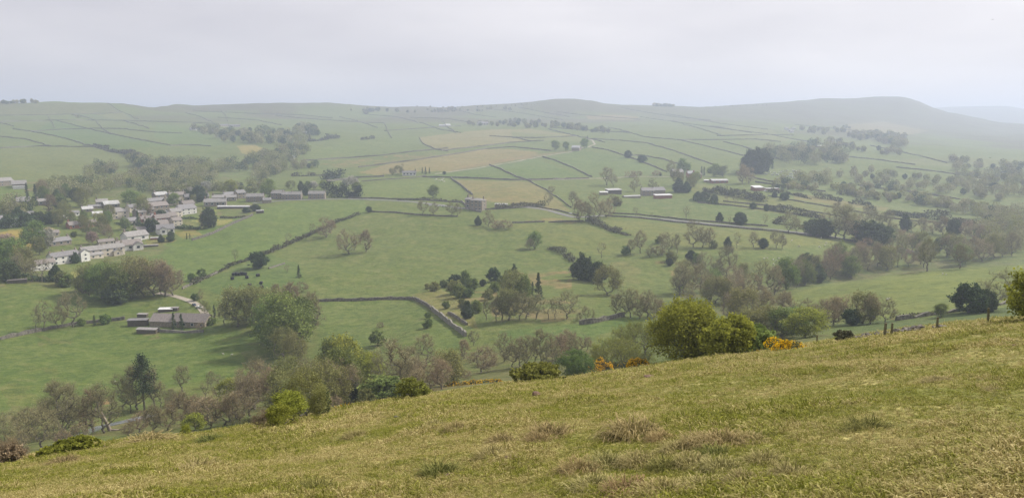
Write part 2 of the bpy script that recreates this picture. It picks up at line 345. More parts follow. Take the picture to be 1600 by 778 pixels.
# broad bands by distance
rr = RR[None]+0*TH[:, None]
near = rr < (np.interp(TH, TH, rb)*1.10)[:, None]
tint[near, :3] = (0.150, 0.150, 0.045); tint[near, 3] = 0.0
moor = np.clip((rr-1350)/300, 0, 1)*np.clip((fbm(GX/200, GY/200, 4)+0.22)*4, 0, 1)
moor = np.maximum(moor, np.clip((rr-1800)/200, 0, 1)*0.85)[..., None]
tint[..., :3] = tint[..., :3]*(1-moor)+np.array((0.085, 0.068, 0.058))*moor
FIELDS_AND_SHADE = __import__('json').loads("""[[[[0,362],[40,358],[78,355],[95,362],[84,374],[62,386],[30,390],[0,384]],[0.34,0.26,0.085],0.1,0,1],[[[0,232],[60,229],[150,230],[200,240],[235,252],[205,262],[150,272],[60,280],[0,282]],[0.135,0.165,0.065],0.15,0,1],[[[0,283],[38,290],[32,305],[0,318]],[0.115,0.17,0.05],0.1,0,1],[[[20,202],[100,216],[165,236],[120,229],[0,231],[0,200]],[0.12,0.165,0.06],0.2,0,1],[[[85,188],[180,211],[267,228],[165,234],[100,216],[50,206]],[0.085,0.15,0.05],0.2,0,1],[[[170,161],[205,181],[217,187],[190,186],[112,180],[150,176]],[0.1,0.15,0.065],0.3,0,1],[[[150,179],[192,176],[214,187],[180,186]],[0.16,0.175,0.075],0.2,0,1],[[[0,162],[170,162],[190,177],[75,180],[0,181]],[0.13,0.12,0.085],0.6,0,0.7],[[[245,192],[270,196],[330,213],[360,228],[300,228],[267,226],[240,212]],[0.1,0.165,0.055],0.2,0,1],[[[40,284],[110,278],[160,285],[175,292],[150,300],[60,300]],[0.2,0.15,0.11],0.7,1,0.8],[[[370,228],[398,226],[412,233],[398,243],[378,240]],[0.3,0.25,0.11],0.1,0,1],[[[262,290],[300,280],[345,270],[420,262],[440,268],[400,278],[330,290]],[0.11,0.18,0.05],0.1,0,1],[[[460,243],[530,226],[600,214],[655,214],[690,232],[620,240],[540,247],[470,252]],[0.12,0.17,0.06],0.3,0,1],[[[500,255],[560,248],[640,243],[690,238],[660,247],[600,256],[540,262],[500,262]],[0.25,0.18,0.125],0.5,1,0.8],[[[655,215],[700,209],[760,203],[830,202],[905,213],[870,216],[780,224],[690,236],[668,228]],[0.25,0.225,0.135],0.5,0,1],[[[800,206],[905,213],[915,222],[860,220],[800,217]],[0.16,0.185,0.085],0.3,0,1],[[[600,258],[680,243],[760,233],[800,233],[842,238],[832,247],[760,256],[700,268],[655,268],[590,274],[560,270]],[0.26,0.21,0.125],0.5,0,1],[[[700,270],[800,252],[890,236],[870,238],[800,246],[720,262]],[0.26,0.185,0.14],0.6,0,0.8],[[[680,272],[800,253],[832,248],[918,276],[800,281],[660,277]],[0.1,0.165,0.055],0.2,0,1],[[[848,246],[905,235],[975,245],[1035,270],[960,279],[922,277]],[0.105,0.165,0.06],0.2,0,1],[[[565,290],[640,282],[708,279],[738,308],[640,309],[565,308]],[0.125,0.18,0.055],0.15,0,1],[[[712,281],[828,284],[855,300],[893,330],[850,330],[800,318],[740,314],[722,290]],[0.225,0.2,0.105],0.75,0,1],[[[740,296],[800,300],[860,325],[800,316],[750,312]],[0.29,0.215,0.14],0.6,1,0.6],[[[782,332],[835,324],[905,345],[850,349],[772,345]],[0.135,0.17,0.06],0.15,0,1],[[[830,343],[880,336],[908,345],[860,349],[800,348]],[0.25,0.195,0.11],0.2,1,0.8],[[[795,351],[915,349],[990,385],[985,395],[940,399],[880,389],[835,368]],[0.145,0.178,0.058],0.15,0,1],[[[935,343],[1100,352],[1300,368],[1390,384],[1300,380],[1190,391],[1060,386],[985,366]],[0.155,0.18,0.062],0.15,0,1],[[[972,309],[1085,311],[1260,342],[1300,355],[1190,352],[952,335]],[0.11,0.165,0.06],0.6,0,1],[[[1070,290],[1100,288],[1200,308],[1330,325],[1560,360],[1580,380],[1400,352],[1200,332],[1100,315]],[0.155,0.178,0.075],0.15,0,1],[[[1240,298],[1300,306],[1400,318],[1380,330],[1240,312]],[0.225,0.19,0.115],0.4,0,0.8],[[[1200,285],[1300,290],[1430,310],[1540,322],[1560,335],[1400,326],[1230,300]],[0.12,0.17,0.065],0.3,0,1],[[[1420,315],[1560,322],[1600,330],[1600,345],[1440,328]],[0.13,0.175,0.07],0.2,0,1],[[[1080,393],[1190,391],[1320,385],[1400,402],[1330,412],[1230,418],[1120,404]],[0.12,0.172,0.052],0.4,0,1],[[[1205,466],[1300,443],[1400,430],[1500,421],[1620,412],[1640,480],[1500,490],[1440,497],[1300,495],[1240,480]],[0.155,0.205,0.052],0.12,0,1],[[[1300,506],[1420,498],[1500,489],[1640,470],[1640,500],[1500,508],[1300,535]],[0.07,0.115,0.04],0.2,0,1],[[[1395,494],[1440,491],[1440,498],[1400,501]],[0.2,0.14,0.09],0.5,1,0.9],[[[215,392],[330,352],[440,318],[570,312],[575,332],[500,360],[420,395],[340,425],[298,446],[225,418]],[0.105,0.175,0.045],0.2,0,1],[[[330,378],[420,342],[440,345],[350,382],[280,402],[250,400]],[0.075,0.125,0.04],0.2,1,0.6],[[[575,335],[720,340],[760,358],[835,380],[940,425],[850,435],[760,425],[700,440],[660,462],[490,468],[468,410],[480,380]],[0.112,0.158,0.047],0.45,0,1],[[[300,446],[420,398],[468,412],[480,455],[430,458],[350,462]],[0.088,0.15,0.045],0.2,0,1],[[[490,472],[645,470],[690,498],[735,528],[720,560],[600,548],[500,550]],[0.1,0.158,0.04],0.3,0,1],[[[640,462],[690,452],[735,478],[748,515],[700,498],[668,478]],[0.2,0.195,0.085],0.7,0,1],[[[812,420],[860,424],[892,448],[880,462],[830,448],[795,436]],[0.26,0.18,0.115],0.6,1,0.8],[[[700,456],[745,455],[775,462],[765,482],[735,480],[715,470]],[0.27,0.19,0.12],0.7,1,0.9],[[[770,462],[850,470],[925,478],[905,500],[850,502],[780,498]],[0.24,0.17,0.12],0.7,1,0.85],[[[1012,412],[1062,412],[1078,424],[1045,432],[1020,426]],[0.25,0.185,0.12],0.6,1,0.8],[[[930,405],[985,410],[1000,440],[960,445]],[0.17,0.18,0.08],0.6,1,0.8],[[[0,532],[200,502],[320,508],[420,522],[440,580],[280,600],[180,640],[0,652]],[0.082,0.142,0.027],0.25,0,1],[[[0,570],[60,560],[90,600],[40,640],[0,645]],[0.13,0.15,0.045],0.5,1,0.6],[[[60,529],[85,525],[112,528],[108,538],[75,538]],[0.17,0.125,0.075],0.9,1,1],[[[205,520],[240,518],[248,528],[225,532]],[0.17,0.13,0.08],0.9,1,0.8],[[[128,622],[150,616],[172,617],[160,630],[138,632]],[0.3,0.19,0.13],0.3,1,1],[[[0,452],[120,456],[240,470],[222,490],[110,507],[0,531]],[0.088,0.145,0.03],0.35,0,1],[[[0,438],[100,440],[190,447],[185,456],[90,456],[0,450]],[0.17,0.155,0.08],0.6,1,1],[[[292,342],[325,325],[345,328],[318,341]],[0.12,0.2,0.045],0.0,0,1],[[[345,322],[395,320],[400,334],[360,338],[342,334]],[0.17,0.15,0.09],0.6,1,1],[[[284,344],[315,343],[312,352],[288,352]],[0.16,0.19,0.06],0.0,0,1],[[[338,343],[366,343],[350,352],[338,353]],[0.22,0.22,0.07],0.0,0,1],[[[270,362],[305,359],[318,368],[285,373]],[0.24,0.22,0.08],0.1,0,1],[[[222,378],[262,371],[278,376],[238,385]],[0.23,0.21,0.09],0.1,0,1],[[[108,425],[135,418],[128,440],[105,445]],[0.14,0.19,0.05],0.0,0,1],[[[915,181],[960,179],[1000,183],[990,188],[920,187]],[0.25,0.2,0.15],0.4,0,1],[[[960,190],[1060,196],[1100,205],[1000,208],[940,200]],[0.12,0.16,0.075],0.3,0,1],[[[1320,195],[1380,190],[1450,205],[1400,215],[1300,205]],[0.24,0.2,0.15],0.4,0,0.8],[[[1110,205],[1150,195],[1200,202],[1240,220],[1180,222]],[0.15,0.175,0.09],0.3,0,1],[[[1380,250],[1500,245],[1600,250],[1600,262],[1420,258]],[0.15,0.17,0.09],0.3,0,0.8],[[[380,675],[520,642],[700,607],[800,594],[800,586],[690,600],[560,626],[450,650],[370,668]],[0.195,0.145,0.1],0.5,0,1],[[[730,600],[810,574],[880,580],[880,592],[800,598]],[0.115,0.15,0.06],0.4,0,1],[[[780,516],[900,506],[1000,494],[1010,500],[930,525],[820,545],[780,540]],[0.085,0.155,0.045],0.2,0,1],[[[760,290],[790,286],[800,290],[780,296]],[0.14,0.17,0.07],0.2,1,0.7],[[[0,640],[130,640],[220,632],[400,600],[560,588],[700,560],[800,545],[1000,540],[1000,570],[700,610],[400,670],[0,735]],[0.125,0.115,0.06],0.6,1,0.85],[[[1050,440],[1150,430],[1250,425],[1400,410],[1600,395],[1600,412],[1400,428],[1215,460],[1230,500],[1290,512],[1300,535],[1100,560],[1020,500]],[0.115,0.11,0.06],0.6,1,0.85],[[[350,500],[430,480],[490,500],[480,560],[400,570],[350,520]],[0.1,0.105,0.05],0.5,1,0.7],[[[130,445],[270,445],[275,468],[140,474]],[0.1,0.105,0.05],0.5,1,0.8],[[[60,300],[240,262],[440,232],[480,245],[400,285],[340,312],[100,330]],[0.115,0.115,0.07],0.6,1,0.75],[[[0,395],[120,385],[240,350],[300,318],[350,320],[330,335],[230,395],[190,405],[0,440]],[0.14,0.14,0.08],0.6,1,0.7]]""")  # dark strip below the right spur is its shadow, painted as ground colour
for pts, c, ro, ed, al in FIELDS_AND_SHADE: paint(pts, c, ro, ed, al)
tint[..., 2] *= 0.66; tint[..., 0] *= 1.12; tint[..., :3] *= 0.96

verts = np.stack([GX, GY, ZT], -1)
vid = np.arange(NTH*NR).reshape(NTH, NR)
A = vid; B = np.roll(vid, -1, 0)
f = np.stack([A[:, 1:-1], A[:, 2:], B[:, 2:], B[:, 1:-1]], -1).reshape(-1, 4)[:, ::-1]
f0 = np.stack([A[:, 0], A[:, 1], B[:, 1], B[:, 1]], -1)
me = mesh_np('ground', verts.reshape(-1, 3), f, smooth_=True)
ca_ = me.color_attributes.new('tint', 'FLOAT_COLOR', 'POINT'); ca_.data.foreach_set('color', tint.reshape(-1))
m, t, b = newmat('ground_turf')
at = tn(t, 'ShaderNodeAttribute', attribute_name='tint')
geo = tn(t, 'ShaderNodeNewGeometry'); pos = geo.outputs['Position']
n_big = noise_at(t, 0.016, 4, pos); n_mid = noise_at(t, 0.16, 5, pos, 0.7); n_fin = noise_at(t, 1.1, 5, pos, 0.75); n_tuf = noise_at(t, 6.0, 5, pos, 0.8)
c = at.outputs['Color']; al = at.outputs['Alpha']
c = mixc(t, ramp(t, n_big.outputs[0], 0.35, 0.68), c, (0.155, 0.165, 0.060), 'MIX')
nn = c.node; 
# limit the broad drift to 45 %
mm = tn(t, 'ShaderNodeMath', operation='MULTIPLY'); mm.inputs[1].default_value = 0.32; t.links.new(ramp(t, n_big.outputs[0], 0.35, 0.68), mm.inputs[0]); t.links.new(mm.outputs[0], nn.inputs[0])
# darker rushy tufts and paler dry grass where the sward is rough
def scaled(src, k):
    q = tn(t, 'ShaderNodeMath', operation='MULTIPLY'); t.links.new(src, q.inputs[0])
    if hasattr(k, 'is_linked'): t.links.new(k, q.inputs[1])
    else: q.inputs[1].default_value = k
    return q.outputs[0]
c = mixc(t, scaled(scaled(ramp(t, n_fin.outputs[0], 0.52, 0.66), al), 0.75), c, (0.035, 0.050, 0.018))
c = mixc(t, scaled(scaled(ramp(t, n_mid.outputs[0], 0.50, 0.70), al), 0.75), c, (0.230, 0.195, 0.105))
n_pat = noise_at(t, 0.45, 6, pos, 0.78)
c = mixc(t, scaled(ramp(t, n_mid.outputs[0], 0.60, 0.40), 0.40), c, (0.055, 0.095, 0.024))
c = mixc(t, scaled(ramp(t, n_pat.outputs[0], 0.50, 0.62), 0.42), c, (0.030, 0.055, 0.014))
c = mixc(t, scaled(ramp(t, n_pat.outputs[0], 0.50, 0.36), 0.38), c, (0.20, 0.22, 0.075))
# turf of the near hillside: straw and green in small flecks
nearf = tn(t, 'ShaderNodeMath', operation='LESS_THAN'); nearf.inputs[1].default_value = 0.02; t.links.new(al, nearf.inputs[0])
straw = mixc(t, ramp(t, n_tuf.outputs[0], 0.40, 0.62), (0.13, 0.13, 0.025), (0.50, 0.43, 0.17))
straw = mixc(t, ramp(t, n_fin.outputs[0], 0.40, 0.62), straw, (0.16, 0.175, 0.028), 'MIX')
fr_ = scaled(nearf.outputs[0], 0.8)
c = mixc(t, fr_, c, straw)
vv = tn(t, 'ShaderNodeMapRange'); vv.inputs['To Min'].default_value = 0.72; vv.inputs['To Max'].default_value = 1.28; vv.inputs['From Min'].default_value = 0.3; vv.inputs['From Max'].default_value = 0.7
t.links.new(n_tuf.outputs[0], vv.inputs['Value'])
c = mixc(t, 1.0, c, vv.outputs[0], 'MULTIPLY')
t.links.new(c, b.inputs['Base Color'])
bp = tn(t, 'ShaderNodeBump'); bp.inputs['Strength'].default_value = 0.8; bp.inputs['Distance'].default_value = 0.45
t.links.new(n_fin.outputs[0], bp.inputs['Height']); t.links.new(bp.outputs[0], b.inputs['Normal'])
me.materials.append(m)
tag(link('ground', me), 'rolling valley of pasture fields between moorland hills', kind='structure')

# ------------------------------------------------------------------ air
hz = MB(); zlo = float(ZT.min())-1.5; zhi = float(ZT.max())+25
hz.box(-15500, 15500, -15500, 15500, zlo, zhi)
hm = bpy.data.materials.new('haze_air'); hm.use_nodes = True; t = hm.node_tree; t.nodes.remove(t.nodes['Principled BSDF'])
pv = tn(t, 'ShaderNodeVolumePrincipled'); pv.inputs['Density'].default_value = 0.00041; pv.inputs['Color'].default_value = (0.68, 0.77, 0.97, 1); pv.inputs['Anisotropy'].default_value = 0.25
t.links.new(pv.outputs[0], t.nodes['Material Output'].inputs['Volume'])
tag(hz.build('haze', hm), 'pale spring haze filling the valley', kind='stuff')

# ------------------------------------------------------------------ materials of built things
M = dict(
 stone=surface_mat('gritstone', (0.19, 0.16, 0.125), (0.34, 0.295, 0.235), 3, bump=0.03),
 drywall=surface_mat('dry_stone', (0.075, 0.07, 0.058), (0.24, 0.22, 0.185), 1.6, bump=0.1),
 palewall=surface_mat('pale_dry_stone', (0.16, 0.15, 0.13), (0.30, 0.28, 0.24), 1.2, bump=0.1),
 render_=surface_mat('white_render', (0.56, 0.545, 0.51), (0.74, 0.725, 0.69), 0.9),
 cream=surface_mat('cream_render', (0.48, 0.42, 0.34), (0.62, 0.56, 0.47), 0.6),
 slate=surface_mat('slate_tiles', (0.15, 0.145, 0.15), (0.27, 0.26, 0.26), 2.5, 0.6, 0.02),
 brown=surface_mat('brown_tiles', (0.16, 0.14, 0.13), (0.27, 0.24, 0.22), 2.5, 0.7, 0.02),
 stoneroof=surface_mat('stone_slabs', (0.20, 0.19, 0.18), (0.33, 0.315, 0.30), 1.6, 0.8, 0.03),
 sheet=surface_mat('fibre_sheet', (0.33, 0.33, 0.33), (0.48, 0.48, 0.47), 0.8, 0.6),
 white=surface_mat('white_sheet', (0.52, 0.52, 0.52), (0.68, 0.68, 0.67), 0.8, 0.5),
 timber=surface_mat('weathered_timber', (0.07, 0.06, 0.05), (0.15, 0.125, 0.10), 4),
 post=surface_mat('fence_wood', (0.10, 0.095, 0.05), (0.20, 0.18, 0.12), 9, bump=0.02),
 brick=surface_mat('brick', (0.22, 0.10, 0.07), (0.32, 0.16, 0.115), 3),
 glass=surface_mat('window_glass', (0.02, 0.025, 0.03), (0.06, 0.07, 0.08), 0.7, 0.2),
 frame=surface_mat('white_frame', (0.72, 0.72, 0.71), (0.80, 0.80, 0.79), 1),
 dark=surface_mat('dark_paint', (0.02, 0.02, 0.022), (0.05, 0.05, 0.055), 1, 0.5),
 tarmac=surface_mat('tarmac', (0.16, 0.155, 0.15), (0.24, 0.235, 0.23), 0.4),
 gravel=surface_mat('gravel_track', (0.30, 0.26, 0.20), (0.44, 0.40, 0.33), 0.8),
 water=surface_mat('stream_water', (0.10, 0.11, 0.11), (0.20, 0.21, 0.21), 0.5, 0.12),
 bark=surface_mat('bark', (0.09, 0.078, 0.06), (0.21, 0.19, 0.15), 1.5),
 palebark=surface_mat('pale_dead_wood', (0.18, 0.15, 0.12), (0.32, 0.27, 0.22), 1.5),
 rock=surface_mat('field_stone', (0.08, 0.07, 0.06), (0.26, 0.235, 0.20), 5, bump=0.02),
 soil=surface_mat('bare_soil', (0.14, 0.09, 0.065), (0.24, 0.165, 0.12), 7, bump=0.02),
 wrap=surface_mat('bale_wrap', (0.012, 0.012, 0.013), (0.035, 0.035, 0.04), 1, 0.3),
 wool=surface_mat('sheep_wool', (0.55, 0.52, 0.44), (0.72, 0.69, 0.61), 4),
 face=surface_mat('sheep_face', (0.10, 0.09, 0.08), (0.45, 0.42, 0.37), 4),
 carblue=surface_mat('car_blue', (0.05, 0.07, 0.12), (0.07, 0.09, 0.15), 1, 0.3),
 carwhite=surface_mat('car_white', (0.72, 0.72, 0.72), (0.80, 0.80, 0.80), 1, 0.3),
 carred=surface_mat('car_silver', (0.40, 0.41, 0.42), (0.50, 0.51, 0.52), 1, 0.3),
 tyre=surface_mat('rubber', (0.015, 0.015, 0.015), (0.03, 0.03, 0.03), 3),
 rail=surface_mat('pale_rail', (0.45, 0.43, 0.39), (0.60, 0.58, 0.53), 3),
)
LM = dict(
 bare=leaf_mat('twigs_in_bud', (0.185, 0.17, 0.09), (0.38, 0.36, 0.185), 0.25),
 red=leaf_mat('twigs_reddish', (0.205, 0.165, 0.10), (0.41, 0.34, 0.20), 0.25),
 olive=leaf_mat('new_leaf_olive', (0.135, 0.14, 0.050), (0.33, 0.335, 0.12), 0.3),
 green=leaf_mat('new_leaf_green', (0.09, 0.13, 0.035), (0.27, 0.34, 0.095), 0.32),
 lime=leaf_mat('new_leaf_lime', (0.13, 0.15, 0.022), (0.42, 0.44, 0.075), 0.35, 0.006, 0.1),
 dark=leaf_mat('evergreen_dark', (0.045, 0.068, 0.030), (0.12, 0.16, 0.065), 0.15),
 pine=leaf_mat('pine_needles', (0.035, 0.055, 0.030), (0.11, 0.14, 0.070), 0.1),
 blossom=leaf_mat('white_blossom', (0.24, 0.24, 0.17), (0.66, 0.63, 0.56), 0.3),
 pink=leaf_mat('pink_blossom', (0.22, 0.15, 0.12), (0.48, 0.34, 0.30), 0.3),
 gorse=leaf_mat('gorse_spines', (0.035, 0.045, 0.015), (0.11, 0.125, 0.040), 0.1),
 gorseflower=leaf_mat('gorse_flower', (0.88, 0.47, 0.005), (0.95, 0.66, 0.02), 0.3, 0.005, 0.05),
 belt=leaf_mat('dense_evergreen', (0.020, 0.030, 0.018), (0.055, 0.072, 0.038), 0.1),
 olime=leaf_mat('new_leaf_bush', (0.12, 0.13, 0.028), (0.36, 0.37, 0.085), 0.3, 0.008, 0.1),
 hedge=leaf_mat('hedge_leaf', (0.065, 0.068, 0.040), (0.17, 0.17, 0.09), 0.15),
)

# ------------------------------------------------------------------ walls of the fields: each a ribbon of stones that follows the land
def stone_wall(pts, label, h=1.35, w=0.55, mat='drywall', name='stone_wall', group=None, step=3.0, gap=0.0):
    P = []
    W_ = [G(u, v) for u, v in dense(pts, 10, False)]
    for a, b_ in zip(W_[:-1], W_[1:]):
        k = max(1, int((b_-a).length/step))
        P += [a.lerp(b_, j/k) for j in range(k)]
    P.append(W_[-1])
    if len(P) < 2: return
    v = []; f = []; rnd = random.Random(hash(label) % 9999)
    rnd = random.Random(len(label)*131+len(P))
    xs = np.array([p.x for p in P]); ys = np.array([p.y for p in P])
    # light smoothing keeps the wall from zigzagging
    if len(P) > 6:
        for _ in range(2):
            xs[1:-1] = (xs[:-2]+xs[1:-1]*2+xs[2:])/4; ys[1:-1] = (ys[:-2]+ys[1:-1]*2+ys[2:])/4
    zs = H(xs, ys); c = Vector((xs.mean(), ys.mean(), float(zs.mean())))
    for i in range(len(xs)):
        a = max(i-1, 0); b_ = min(i+1, len(xs)-1); d = Vector((xs[b_]-xs[a], ys[b_]-ys[a], 0)).normalized(); n = Vector((-d.y, d.x, 0))
        hh = h*(1+rnd.uniform(-0.28, 0.15)); ww = w/2
        if gap and rnd.random() < gap: hh *= 0.35
        p = Vector((xs[i], ys[i], zs[i]))-c
        v += [p-n*ww*1.2-Vector((0, 0, .5)), p-n*ww*0.8+Vector((0, 0, hh)), p+n*ww*0.8+Vector((0, 0, hh)), p+n*ww*1.2-Vector((0, 0, .5))]
    for i in range(len(xs)-1):
        q = i*4; r = q+4
        f += [(q, r, r+1, q+1), (q+1, r+1, r+2, q+2), (q+2, r+2, r+3, q+3)]
    f += [(0, 1, 2, 3), tuple(len(v)-4+k for k in (3, 2, 1, 0))]
    me = bpy.data.meshes.new(name); me.from_pydata([tuple(x) for x in v], [], f); me.materials.append(M[mat]); me.update()
    o = link(name, me, None, c)
    return tag(o, label, 'wall', group, 'thing')
WALLS = [
 ([(0,181),(75,180),(155,178),(190,177)], 'dry stone wall highest across the far left hillside'),
 ([(0,191),(90,188),(190,189),(300,192),(342,194)], 'long level dry stone wall below the top one on the far left hillside'),
 ([(85,188),(135,201),(180,211),(220,219),(267,228)], 'strong dark wall slanting down the left hillside to its lowest pasture'),
 ([(267,228),(300,227),(330,229)], 'short level wall carrying on from the strong slanting wall on the left hillside'),
 ([(20,202),(50,206),(100,216),(138,227),(165,236),(185,240)], 'dark wall sloping down towards the shrub line on the left hillside'),
 ([(0,232),(60,229),(120,230),(150,230)], 'level wall along the top of the big smooth pasture on the left hillside'),
 ([(48,206),(90,203),(150,201),(200,202)], 'faint wall with small bushes across the middle of the left hillside'),
 ([(168,161),(185,173),(205,181),(217,187)], 'wall dropping from the left skyline beside the pale top pasture'),
 ([(112,180),(130,182),(147,188)], 'short wall stub under the pale top pasture on the left hillside'),
 ([(192,189),(215,195),(233,202)], 'short slanting wall near the right end of the left hillside'),
 ([(0,193),(12,195),(22,198)], 'wall stub at the left frame edge on the far hillside'),
 ([(290,177),(310,182),(332,191)], 'wall on the brown shoulder behind the left hillside'),
 ([(300,174),(400,178),(470,180),(520,185)], 'faint wall across the brown moor shoulder left of centre'),
 ([(530,183),(560,190),(590,200)], 'short wall slanting across hazy pasture behind the centre left wood'),
 ([(570,179),(620,183),(660,193),(690,203),(720,208)], 'long thin wall running down hazy pasture to the pale rough field'),
 ([(640,184),(700,186),(740,193)], 'faint wall below the left part of the tree dotted skyline'),
 ([(710,171),(740,179),(775,184)], 'wall coming down towards the far white farmhouse'),
 ([(470,252),(530,248),(590,244),(640,238),(700,232)], 'wall below the smooth rising pasture left of the pale rough field'),
 ([(655,215),(664,227),(680,234),(700,237)], 'curved wall round the left end of the pale rough field'),
 ([(690,236),(760,228),(800,223),(850,220)], 'wall between the two pale rough fields above the lane'),
 ([(560,262),(640,252),(700,243),(760,233),(800,230),(860,236)], 'wall along the upper side of the long tan field'),
 ([(765,213),(800,215),(840,216),(905,213)], 'wall near the top of the pale rough field'),
 ([(800,216),(812,216),(830,221)], 'short dark wall piece in the pale rough field'),
 ([(857,202),(880,208),(905,214),(930,219),(945,223)], 'wall running down the far slope past the pale rough field'),
 ([(925,217),(980,221),(1010,224),(1050,235),(1115,258)], 'long curved wall sweeping down the right centre hillside'),
 ([(950,199),(985,208),(1010,215),(1060,219),(1125,219)], 'wall above the long curved one on the right centre hillside'),
 ([(925,231),(950,235),(980,245),(1000,252)], 'wall with two round bushes right of the small stone barn'),
 ([(1000,252),(1020,260),(1042,269)], 'lower end of the wall with two round bushes'),
 ([(848,246),(870,252),(900,265),(925,277)], 'wall splitting the two green fields above the lane'),
 ([(765,258),(785,266),(805,276),(830,284)], 'short wall crossing the green field above the rough square'),
 ([(660,277),(740,279),(800,282),(860,281),(920,279)], 'long level wall above the rough square field'),
 ([(705,279),(720,290),(738,305)], 'dark slanting wall down to the tall stone house'),
 ([(828,284),(845,293),(870,308),(893,325)], 'slanting wall down the right side of the rough square field'),
 ([(565,284),(600,281),(640,279),(665,275)], 'wall on the upper left of the bright field with a lone tree'),
 ([(510,284),(560,278),(600,276)], 'faint wall behind the dark belt of trees'),
 ([(800,349),(825,348),(851,347)], 'short wall left of a field gap below the tan corner'),
 ([(857,348),(880,347),(912,346)], 'short wall right of a field gap below the tan corner'),
 ([(952,334),(1000,336),(1060,343),(1130,349),(1200,354)], 'roadside wall on the upper side of the valley road'),
 ([(945,338),(1000,341),(1060,348),(1130,355),(1200,361),(1300,372),(1380,384)], 'roadside wall on the lower side of the valley road'),
 ([(740,329),(800,326),(835,323),(870,329),(905,338)], 'wall at the foot of the rough square field beside the road'),
 ([(1090,317),(1150,322),(1200,329),(1260,338)], 'field boundary wall of the strips right of the valley farm'),
 ([(1200,306),(1250,316),(1300,324),(1400,343),(1500,351),(1540,357)], 'long thin wall between the pale strips on the right'),
 ([(1130,222),(1160,229),(1200,243),(1230,253)], 'dark thin wall sloping down the hazy right hillside'),
 ([(1040,178),(1080,185),(1130,194),(1200,203)], 'thin upper wall on the hazy right hillside'),
 ([(970,169),(1010,176),(1060,184),(1110,188)], 'thin wall falling from the skyline clump of trees'),
 ([(1110,197),(1150,204),(1200,210)], 'short wall beside the round pale pasture on the right hillside'),
 ([(1360,228),(1400,236),(1440,245),(1480,255)], 'wall on the far right hazy slope beyond the long white roofs'),
 ([(1120,213),(1200,211),(1240,212)], 'level wall on the right hillside under the round pale pasture'),
 ([(1180,285),(1230,292),(1290,300)], 'wall below the rows of parked caravans'),
 ([(1130,315),(1200,322),(1280,333),(1330,342)], 'faint wall between the rushy field and the pale strip'),
 ([(870,175),(910,180),(960,184),(1000,187)], 'faint wall crossing the slope under the rocky summit'),
 ([(810,168),(850,176),(890,183)], 'faint wall running down left of the rocky summit'),
 ([(545,310),(600,311),(640,312),(720,317)], 'wall on the upper side of the road to the tall stone house'),
 ([(575,331),(620,333),(660,337),(715,339)], 'wall under the row of bare trees left of the stone house'),
 ([(285,452),(310,440),(340,427)], 'low wall below the left end of the diagonal hedge'),
 ([(730,508),(715,498),(700,490)], 'low broken wall on the bank in the scrub'),

 ([(860,200),(920,204),(985,208)], 'faint wall below the rocky summit leading right to the tan patch'),
 ([(1000,183),(1060,192),(1120,200),(1175,208)], 'thin wall between the tan patch and the round pale pasture'),
 ([(1060,219),(1100,228),(1140,238),(1170,246)], 'thin wall branching down right from the level hillside wall'),
 ([(1125,219),(1180,218),(1220,222)], 'faint wall towards the tiny white hamlet'),
 ([(1200,210),(1240,218),(1290,226)], 'thin wall running down to the long white roofs'),
 ([(1240,195),(1290,200),(1340,205)], 'faint boundary under the broad moorland hill at right'),
 ([(1400,262),(1460,268),(1540,280)], 'wall crossing the lowest hazy pasture at far right'),
 ([(1310,244),(1370,250),(1430,258)], 'wall below the dark misty clump at right'),
 ([(760,170),(820,178),(880,188)], 'thin wall over the slope left of the rocky summit'),
 ([(600,205),(660,201),(720,197)], 'faint wall along the hazy pasture behind the smooth rise'),
 ([(430,181),(480,186),(540,190),(600,193)], 'long faint wall behind the upper left wood'),
 ([(345,172),(352,180),(356,190)], 'short wall dropping over the brown moor shoulder'),
 ([(340,184),(400,188),(440,196)], 'wall over the top of the upper left wood'),
 ([(600,193),(606,205),(612,216)], 'short wall dropping to the smooth rising pasture'),
 ([(690,187),(700,200),(712,208)], 'short wall beside the two far white sheds'),
 ([(1045,188),(1090,200),(1130,213)], 'slanting wall in the middle of the hazy right hillside'),
 ([(975,245),(1000,243),(1040,250),(1075,262)], 'wall above the trees of the brick farm'),
 ([(1150,270),(1200,284),(1260,290)], 'wall below the caravan park hedge'),
 ([(1340,290),(1420,300),(1500,312)], 'wall beyond the scrubby strip fields at right'),
 ([(75,180),(80,190),(85,200)], 'short wall linking two level walls on the far left hillside'),
 ([(150,189),(160,201),(175,210)], 'short linking wall in the middle of the left hillside'),
 ([(0,214),(40,218),(80,229)], 'faint wall low on the far left hillside'),
 ([(200,203),(240,207),(285,209)], 'faint wall towards the blossom on the far left slope'),
]
for i, w_ in enumerate(WALLS): far_ = G(*w_[0][0]).length > 620; stone_wall(w_[0], w_[1], h=1.3 if far_ else .85, w=.7 if far_ else .4)
stone_wall([(492,471),(530,470.5),(560,470),(600,468),(645,468)], 'tall dark dry stone wall along the top of the sheep pasture in mid valley', h=1.05, step=.9)
stone_wall([(645,468),(660,474),(675,485)], 'dark bend of dry stone wall going down beside the bank', h=1.1, step=.9)
stone_wall([(675,485),(700,505),(728,526)], 'pale toned dry stone wall falling steeply beside the bank', h=1.4, mat='palewall', step=1.5)
stone_wall([(905,507),(925,506),(950,500),(975,494)], 'mossy dark wall beside the small green meadow above the stream', h=1.3, step=1.5)
stone_wall([(0,531),(40,522),(110,508),(160,503),(195,499)], 'low dark bank wall under the left row of bare trees', h=1.0, step=2)
stone_wall([(395,337),(360,352),(330,367),(300,376)], 'garden end wall between village lawns and green field', h=1.2, step=2)
stone_wall([(1400,501),(1460,492),(1520,484),(1575,474)], 'low ruined wall under the dark tree on the right spur', h=0.8, step=2, gap=0.3)
stone_wall([(445,412),(420,420)], 'fallen bit of wall in the bale field', h=0.6, step=2)

